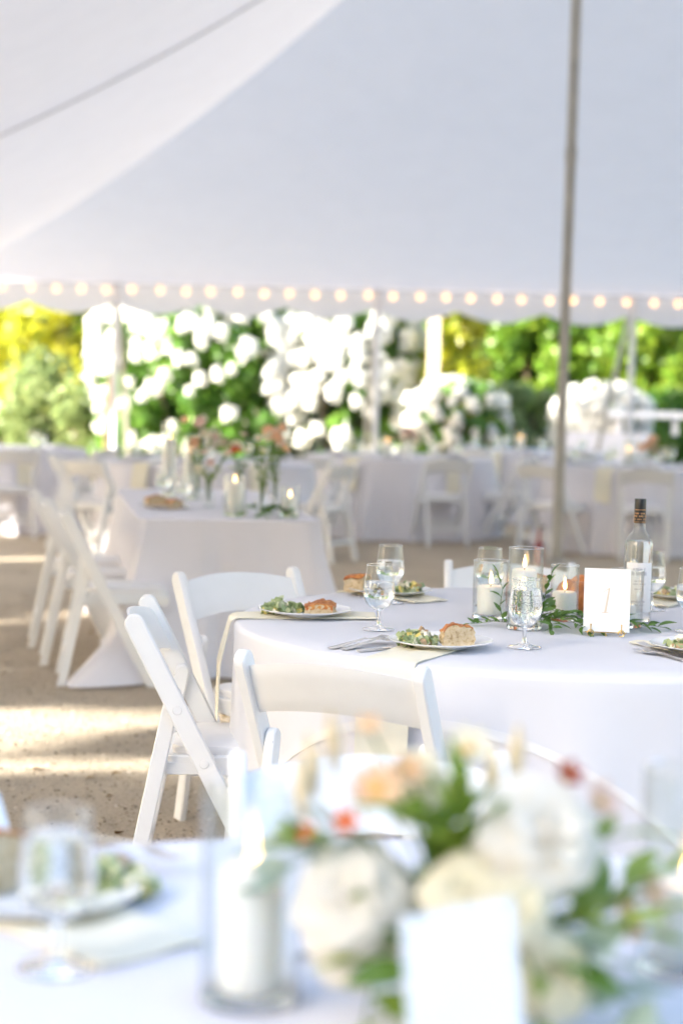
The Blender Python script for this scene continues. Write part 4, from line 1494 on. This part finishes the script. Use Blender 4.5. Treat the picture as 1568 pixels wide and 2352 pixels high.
def easel(loc, rz, label):
    t = thing('card_easel', label, 'easel', loc, rz)
    r = .0016
    mb = MB()
    mb.tube([(-.055, .004, .010), (.055, .004, .010)], r, 8)
    for s in (-1, 1):
        # front hook, curl foot and rear leg
        mb.tube([(s * .040, .004, .010), (s * .040, -.010, .008), (s * .040, -.016, .012), (s * .040, -.017, .026), (s * .040, -.017, .030)], r, 8)
        cur = [(s * .040 + .008 * math.sin(R(a)) * s, -.010 + .0, .0015 + .008 - .008 * math.cos(R(a))) for a in range(-40, 300, 30)]
        mb.tube(cur, r, 8)
        mb.tube([(s * .052, .004, .010), (s * .030, .045, .05), (0, .055, .09)], r, 8)
        mb.sphere((s * .040, -.017, .032), .0026, 8, 6)
    mb.tube([(0, .004, .010), (0, -.012, .006), (0, -.012, .0016)], r, 8)
    mb.tube([(0, .055, .09), (0, .075, .0016)], r, 8)
    mb.build('wire', M['gold'], t)
    return t
def number_card(loc, rz, lean, label, w, h, numeral):
    t = thing('number_card', label, 'card', loc, rz)
    t.rotation_euler = (-lean, 0, rz)
    MB().box((0, 0, h / 2), (w, .0014, h)).build('paper', M['card'], t, False)
    if numeral:
        n = MB()
        y = -.0011
        z0, z1 = h * .30, h * .69
        def stroke(a, b, wa, wb):
            d = (Vector(b) - Vector(a)).normalized()
            q = Vector((-d.y, d.x))
            pts = [Vector(a) - q * wa, Vector(b) - q * wb, Vector(b) + q * wb, Vector(a) + q * wa]
            n.add([(p.x, y, p.y) for p in pts], [(0, 3, 2, 1)])
        stroke((-.004, z0), (.006, z1), .0030, .0022)
        stroke((-.013, z1 - .013), (.0075, z1 + .001), .0006, .0011)
        stroke((-.013, z0 + .0002), (.006, z0 + .0006), .0010, .0010)
        n.build('numeral', M['goldink'], t, False)
    return t
EZ = T1
easel((.705, 4.745, EZ), R(-6), 'gold wire easel holding the card numbered 1')
number_card((.705, 4.738, EZ + .0125), R(-6), R(-12) * -1, 'white table card with a pale gold number 1', .121, .168, True)
easel((.130, 1.590, EZ), R(34), 'gold wire easel under the big blurred card in front')
number_card((.130, 1.580, EZ + .0045), R(34), R(10), 'big blurred blank white card in front of the roses', .127, .168, False)

# ------------------------------------------------------------------ flowers
def rose_mesh(name, mat, R0, seed, open_=1.0, layers=6):
    """garden rose: petals set in a golden-angle spiral, tips on a dome, outer ones laid open"""
    rg = random.Random(seed)
    mb = MB()
    n = 5 * layers
    a0 = rg.random() * 6
    for k in range(n):
        f = k / (n - 1)
        a0 += 2.399 + rg.uniform(-.15, .15)
        phi = R(10 + (52 + 26 * open_) * f ** .9) * rg.uniform(.95, 1.05)
        ln = R0 * (.98 + .12 * f) * rg.uniform(.92, 1.06)
        wid = (1.25 - .62 * f) * rg.uniform(.9, 1.1)
        curl = (.25 + .5 * f) * rg.uniform(.5, 1.3)
        nick, wv = rg.uniform(.02, .09), rg.uniform(3, 6)
        def fn(u, v, a0=a0):
            s = 2 * u - 1
            h = v * (1 - .22 * s * s - nick * math.cos(wv * s + a0))
            th = phi * (.55 + .45 * h) - .25 * (1 - f) * h + curl * max(0, h - .72) / .28 * .8
            l = ln * h
            an = a0 + s * wid * (.5 + .5 * min(1, 1.5 * h))
            cup = 1 - .10 * s * s
            rr = l * math.sin(th) * cup + R0 * .05
            z = l * math.cos(th) + R0 * .05 * s * s - R0 * .30 + R0 * .03 * math.sin(wv * s + k) * h
            return (rr * math.cos(an), rr * math.sin(an), z)
        mb.grid(fn, 6, 6)
    mb.sphere((0, 0, R0 * .05), R0 * .34, 10, 7, (1, 1, 1.3))
    return mb.mesh(name, mat)
def aim_z(o, d):
    o.rotation_euler = Vector(d).normalized().to_track_quat('Z', 'Y').to_euler()
BL = [leaf_mesh('leaf', M['bouquet_leaf'], l, w, .25, b) for l, w, b in ((.070, .026, .3), (.060, .030, .2), (.085, .024, .4), (.05, .022, .1))]
EL = [leaf_mesh('leaf', M['eucalyptus'], l, w, .2, b) for l, w, b in ((.050, .040, .2), (.042, .036, .3), (.060, .044, .1))]
def daisy(parent, p, d, r, npet, mat, centre, name='flower'):
    mb = MB()
    for k in range(npet):
        a = 6.28 * k / npet
        ca, sa = math.cos(a), math.sin(a)
        def fn(u, v):
            w = r * .34 * math.sin(PI * (.15 + .8 * v)) * (2 * u - 1)
            l = r * (.2 + .8 * v)
            return (l * ca - w * sa, l * sa + w * ca, r * (.35 * v * v) + r * .08 * (2 * u - 1) ** 2)
        mb.grid(fn, 2, 3)
    o = mb.build(name, mat, parent, loc=p)
    aim_z(o, d)
    MB().sphere((0, 0, r * .08), r * .24, 10, 6, (1, 1, .6)).build('flower_centre', centre, o)
    return o
def arrangement():
    rg = random.Random(31)
    B = (.135, 1.80, TZ + .001)
    t = thing('flower_arrangement', 'large blurred arrangement of white roses and greenery in front', 'flowers', B)
    def L(x, y, z):
        return (x - B[0], y - B[1], z - B[2])
    MB().lathe([(0, 0), (.05, 0), (.056, .004), (.066, .04), (.07, .075), (.067, .078), (.062, .04), (.052, .008), (0, .008)], 32).build('bowl', M['china'], t)
    MB().sphere((0, 0, .078), .062, 14, 8, (1, 1, .45)).build('floral_foam', M['greenstem'], t)
    roses = [((.205, 1.755, .965), .064, (.35, -.85, .55), 'petal', 1.25, 1, 'largest white rose, upper right of the arrangement'),
             ((.018, 1.755, .895), .060, (-.35, -.85, .5), 'petal', 1.1, 2, 'white rose at the left of the arrangement'),
             ((.177, 1.70, .905), .037, (.2, -.9, .5), 'petal_cream', .7, 3, 'small round cream rose above the card'),
             ((.216, 1.69, .846), .042, (.35, -.9, .25), 'petal_cream', .9, 4, 'cream rose lowest right of the card'),
             ((.128, 1.72, .915), .042, (-.1, -.9, .6), 'petal_cream', 1.0, 5, 'pale cream rose in the middle'),
             ((.150, 1.70, .885), .034, (.1, -.95, .3), 'petal_pink', 1.0, 6, 'blush rose just above the card'),
             ((.085, 1.85, 1.00), .036, (0, -.5, .9), 'petal_cream', 1.0, 7, 'pale cream bloom at the back'),
             ((.020, 1.77, .845), .045, (-.2, -.95, .1), 'petal', 1.1, 8, 'white rose lowest at the left')]
    for p, r, d, m, op, sd, lab in roses:
        o = link('rose', rose_mesh('rose', M[m], r, sd, op), t, L(*p))
        aim_z(o, d)
        o['label'] = lab
        MB().tube([L(*p), ((L(*p)[0]) * .4, L(*p)[1] * .4, .10), (0, 0, .06)], .0025, 6).build('stem', M['greenstem'], t)
    for p, d, r, n, m, lab in [((.042, 1.78, 1.002), (-.2, -.8, .6), .028, 7, 'petal_peach', 'peach and orange bloom at the upper left'),
                               ((.072, 1.80, 1.018), (.3, -.8, .6), .018, 7, 'petal_peach', 'orange bloom beside the peach one'),
                               ((.012, 1.77, .972), (-.2, -.9, .4), .014, 6, 'petal_red', 'coral bloom above the left rose'),
                               ((-.025, 1.78, .955), (-.6, -.8, .3), .013, 6, 'petal_red', 'small coral bloom at the far left'),
                               ((.232, 1.78, 1.022), (.3, -.7, .7), .016, 6, 'petal_burgundy', 'burgundy bud standing highest at the right'),
                               ((.270, 1.82, .985), (.6, -.6, .5), .026, 7, 'petal_pink', 'pink bloom right of the largest rose'),
                               ((.292, 1.76, .88), (.6, -.7, .4), .024, 6, 'petal_peach', 'yellow peach bloom low at the right'),
                               ((.320, 1.79, .90), (.6, -.7, .4), .022, 6, 'petal_pink', 'small blush bloom low at the right'),
                               ((.032, 1.80, 1.062), (0, -.6, .8), .014, 6, 'petal_peach', 'tiny orange bloom standing highest at the left'),
                               ((.135, 1.83, 1.035), (0, -.7, .7), .026, 7, 'petal_cream', 'pale bloom at the top middle')]:
        o = daisy(t, L(*p), d, r, n, M[m], M['pollen'])
        o['label'] = lab
        q = L(*p)
        MB().tube([q, (q[0] * .6, q[1] * .6, q[2] * .75), (0, 0, .07)], .0018, 6).build('stem', M['greenstem'], t)
    def S(a, b, c, n, lv, sc=(.8, 1.25)):
        sprig(t, [L(*a), L(*b), L(*c)], n, rg, lv, .0022, .9, sc)
    c0 = (.13, 1.79, .86)
    S(c0, (.12, 1.79, .93), (.112, 1.76, .985), 10, BL, (.9, 1.2))
    S(c0, (.125, 1.77, .93), (.145, 1.75, .97), 12, BL)
    S(c0, (.10, 1.77, .96), (.085, 1.74, .99), 10, BL)
    S(c0, (.13, 1.80, .96), (.125, 1.80, 1.0), 8, BL)
    S(c0, (.22, 1.79, .94), (.285, 1.77, .965), 9, BL)
    S(c0, (.24, 1.76, .88), (.31, 1.74, .875), 10, BL)
    S(c0, (.25, 1.80, .87), (.36, 1.82, .93), 9, BL, (1.0, 1.5))
    S(c0, (.02, 1.79, .93), (-.04, 1.77, .945), 9, BL)
    S(c0, (.03, 1.80, .95), (-.05, 1.80, .915), 9, EL)
    S(c0, (.22, 1.73, .86), (.27, 1.70, .86), 9, EL)
    S(c0, (.25, 1.74, .83), (.31, 1.70, .80), 9, EL)
    S(c0, (.18, 1.72, .86), (.225, 1.69, .855), 9, BL)
    S(c0, (.09, 1.72, .85), (.065, 1.68, .785), 9, BL, (1.0, 1.4))
    S(c0, (.08, 1.73, .87), (.085, 1.67, .80), 8, BL, (1.0, 1.4))
    S(c0, (.05, 1.75, .85), (.03, 1.68, .778), 6, BL, (1.0, 1.4))
    S(c0, (.17, 1.73, .83), (.20, 1.68, .80), 8, BL)
    # feathery dried plumes
    for x, y, z in ((-.03, 1.80, 1.0), (-.02, 1.82, 1.02), (.16, 1.82, 1.01), (.185, 1.84, 1.03), (.0, 1.84, 1.04)):
        q = L(x, y, z)
        MB().tube([(0, 0, .08), (q[0] * .6, q[1] * .7, q[2] * .6), (q[0], q[1], q[2] - .03)], .0015, 5).tube([(q[0], q[1], q[2] - .035), (q[0] * 1.02, q[1], q[2]), (q[0] * 1.05, q[1], q[2] + .03)], [.003, .0095, .002], 8).build('dried_plume', M['dry'], t)
arrangement()
# grey blue leaf that dropped beside the arrangement
mb = MB()
o = link('fallen_leaf', leaf_mesh('fallen_leaf', M['greystem'], .055, .017, .3, .1), None, (-.045, 1.965, TZ + .004), (0, .2, R(-62)))
tag(o, 'grey blue leaf lying on the cloth left of the roses', 'leaf')

# ------------------------------------------------------------------ head table setting
GHG = 'things on the head table'
candle_set(*head_pt(.47, .24)[:2], .055, .20, .042, .150, 'glass cylinder around the thick candle on the head table', 'thick lit candle on the head table')
candle_set(*head_pt(.745, .24)[:2], .05, .15, .033, .080, 'glass cylinder around the short candle at the right end of the head table', 'short lit candle at the right end of the head table')
candle_set(*head_pt(.36, 1.5)[:2], .045, .36, .03, .245, 'tall glass cylinder behind the pale rose on the head table', 'tall lit candle behind the pale rose on the head table')
candle_set(*head_pt(.26, 1.75)[:2], .045, .42, .03, .315, 'tallest glass cylinder at the left of the head table', 'tallest lit candle at the left of the head table')
GOB.put(head_pt(.26, .75), 0, 'blurred goblet left of the thick candle on the head table', 'water goblets')
GOB.put(head_pt(.20, 1.35), 0, 'blurred goblet farther back on the head table', 'water goblets')
PL.put(head_pt(.02 + .14, .70, TZ + .001), 0, 'blurred plate at the left end of the head table', 'plates on the head table')
p = head_pt(.12, .72, TZ + .008)
bread(p[0], p[1], p[2], .4, 'blurred golden bread on the head table plate, left piece', .11, .07, .06, 11)
p = head_pt(.20, .62, TZ + .008)
bread(p[0], p[1], p[2], .9, 'blurred orange bread on the head table plate, right piece', .08, .06, .045, 12)
def bud_vase(u, v, h, label, flowers, seed, mats):
    rg = random.Random(seed)
    p = head_pt(u, v, TZ + .001)
    t = thing('bud_vase', label, 'flowers', p, 0, 'bud vases of mixed stems on the head table')
    MB().lathe([(0, 0), (.028, 0), (.032, .01), (.032, .06), (.018, .10), (.014, .13), (.018, .15)], 20).build('glass', M['glass'], t)
    for k in range(flowers):
        a = rg.random() * 6.28
        sp = rg.uniform(.03, .13)
        q = (sp * math.cos(a), sp * math.sin(a), h * rg.uniform(.6, 1.05))
        MB().tube([(0, 0, .02), (q[0] * .2, q[1] * .2, .16), q], .002, 5).build('stem', M['greenstem'], t)
        m = mats[k % len(mats)]
        if rg.random() < .5:
            o = link('rose', rose_mesh('rose', M[m], rg.uniform(.022, .038), seed * 9 + k, 1.0, 4), t, q)
            aim_z(o, (q[0] * 4, q[1] * 4 - .4, .6))
        else:
            daisy(t, q, (q[0] * 4, q[1] * 4 - .5, .6), rg.uniform(.022, .034), 6, M[m], M['pollen'])
    for k in range(4):
        a = rg.random() * 6.28
        sprig(t, [(0, 0, .12), (.03 * math.cos(a), .03 * math.sin(a), h * .55), (.10 * math.cos(a), .10 * math.sin(a), h * .85)], 7, rg, BL, .0016, .9, (.5, .8))
bud_vase(.62, .40, .40, 'bud vase with tall yellow green stems and cream blooms', 6, 3, ['petal_cream', 'petal_cream', 'petal_peach'])
bud_vase(.40, .85, .30, 'bud vase with pale pink roses behind the thick candle', 6, 4, ['petal_pink', 'petal_pink', 'petal_cream'])
bud_vase(.40, 1.45, .46, 'tall bud vase with peach blooms at the back of the head table', 6, 5, ['petal_peach', 'petal_pink', 'petal_cream'])
bud_vase(.74, .75, .44, 'bud vase with cream blooms above the short candle', 6, 6, ['petal_cream', 'petal_peach', 'petal_pink'])
bud_vase(.60, 1.2, .36, 'bud vase with coral blooms in the middle of the head table', 4, 7, ['petal_cream', 'petal_red', 'petal_cream', 'petal_pink'])
def head_greens():
    rg = random.Random(77)
    p = head_pt(.60, .16, TZ + .003)
    t = thing('leafy_garland', 'blurred greenery at the foot of the head table candles', 'garland', p)
    for k in range(7):
        a = -PI / 2 + rg.uniform(-1.3, 1.3) if k < 4 else rg.uniform(-.5, .5)
        l = rg.uniform(.08, .18)
        sprig(t, [(0, 0, .01), (l * .5 * math.cos(a), .3 * l * math.sin(a), .05), (l * math.cos(a), .5 * l * math.sin(a), .012)], 11, rg, GL, .0015, .9, (.9, 1.5))
head_greens()

# ------------------------------------------------------------------ far table settings
FARN = {'b': 'the table behind the head table', 'c': 'the far left table', 'd': 'the middle far table', 'e': 'the farthest table', 'f': 'the far right table'}
rg = random.Random(9)
ORD = ['front', 'left front', 'right front', 'left rear', 'right rear', 'rear']
for k, (c, _) in FAR.items():
    for i, dg in enumerate((262, 215, 318, 150, 40, 95)):
        d = .55 + .1 * rg.random()
        GOB.put((c[0] + d * math.cos(R(dg + 14)), c[1] + d * math.sin(R(dg + 14)), TZ + .0005), 0, 'blurred goblet at the %s of %s' % (ORD[i], FARN[k]), 'goblets on the far tables')
        if i < 5:
            PL.put((c[0] + .72 * math.cos(R(dg)), c[1] + .72 * math.sin(R(dg)), ZP), 0, 'blurred white plate at the %s of %s' % (ORD[i], FARN[k]), 'plates on the far tables')
    for i, dg in enumerate((240, 300)):
        napkin(c, (c[0] + .70 * math.cos(R(dg)), c[1] + .70 * math.sin(R(dg))), dg, 'blurred cream napkin hanging at the %s of %s' % (('left front', 'right front')[i], FARN[k]), back=.12, hang=.28, w=.15)
    candle_set(c[0] - .12, c[1] + .05, .05, .2, .036, .12, 'blurred glass cylinder on %s' % FARN[k], 'blurred lit candle on %s' % FARN[k])
def far_bouquet(c, label, seed, mats):
    rg = random.Random(seed)
    t = thing('flower_arrangement', label, 'flowers', (c[0] + .08, c[1], TZ + .001), 0)
    MB().lathe([(0, 0), (.05, 0), (.06, .03), (.065, .07), (.06, .075), (.05, .02), (0, .01)], 20).build('bowl', M['china'], t)
    for k in range(9):
        a, q = rg.random() * 6.28, rg.random()
        p = (.13 * q * math.cos(a), .13 * q * math.sin(a), .10 + .13 * (1 - q) + .06 * rg.random())
        o = link('rose', rose_mesh('rose', M[mats[k % len(mats)]], rg.uniform(.035, .055), seed + k, 1.1, 4), t, p)
        aim_z(o, (p[0] * 5, p[1] * 5 - .4, .8))
    for k in range(6):
        a = rg.random() * 6.28
        sprig(t, [(0, 0, .07), (.08 * math.cos(a), .08 * math.sin(a), .16), (.2 * math.cos(a), .2 * math.sin(a), .2)], 8, rg, BL, .002)
far_bouquet(FAR['b'][0], 'blurred low bouquet on the table behind the head table', 61, ['petal', 'petal_pink'])
far_bouquet((FAR['c'][0][0] - .5, FAR['c'][0][1]), 'blurred peach bouquet on the far left table', 62, ['petal_peach', 'petal_cream'])
far_bouquet(FAR['d'][0], 'blurred cream bouquet on the middle far table', 63, ['petal_pink', 'petal_cream'])
far_bouquet(FAR['f'][0], 'blurred peach bouquet on the far right table', 64, ['petal_peach', 'petal_cream'])

t = thing('red_canister', 'small dark red canister standing by the foot of the grey pole', 'canister', (1.62, 14.75, 0))
MB().lathe([(0, 0), (.030, 0), (.032, .006), (.032, .17), (.022, .19), (.012, .2), (.012, .29), (0, .29)], 20).build('body', M['red'], t)
MB().tube([(0, 0, .29), (0, 0, .31), (.05, 0, .32)], .009, 6).build('handle', M['black'], t)
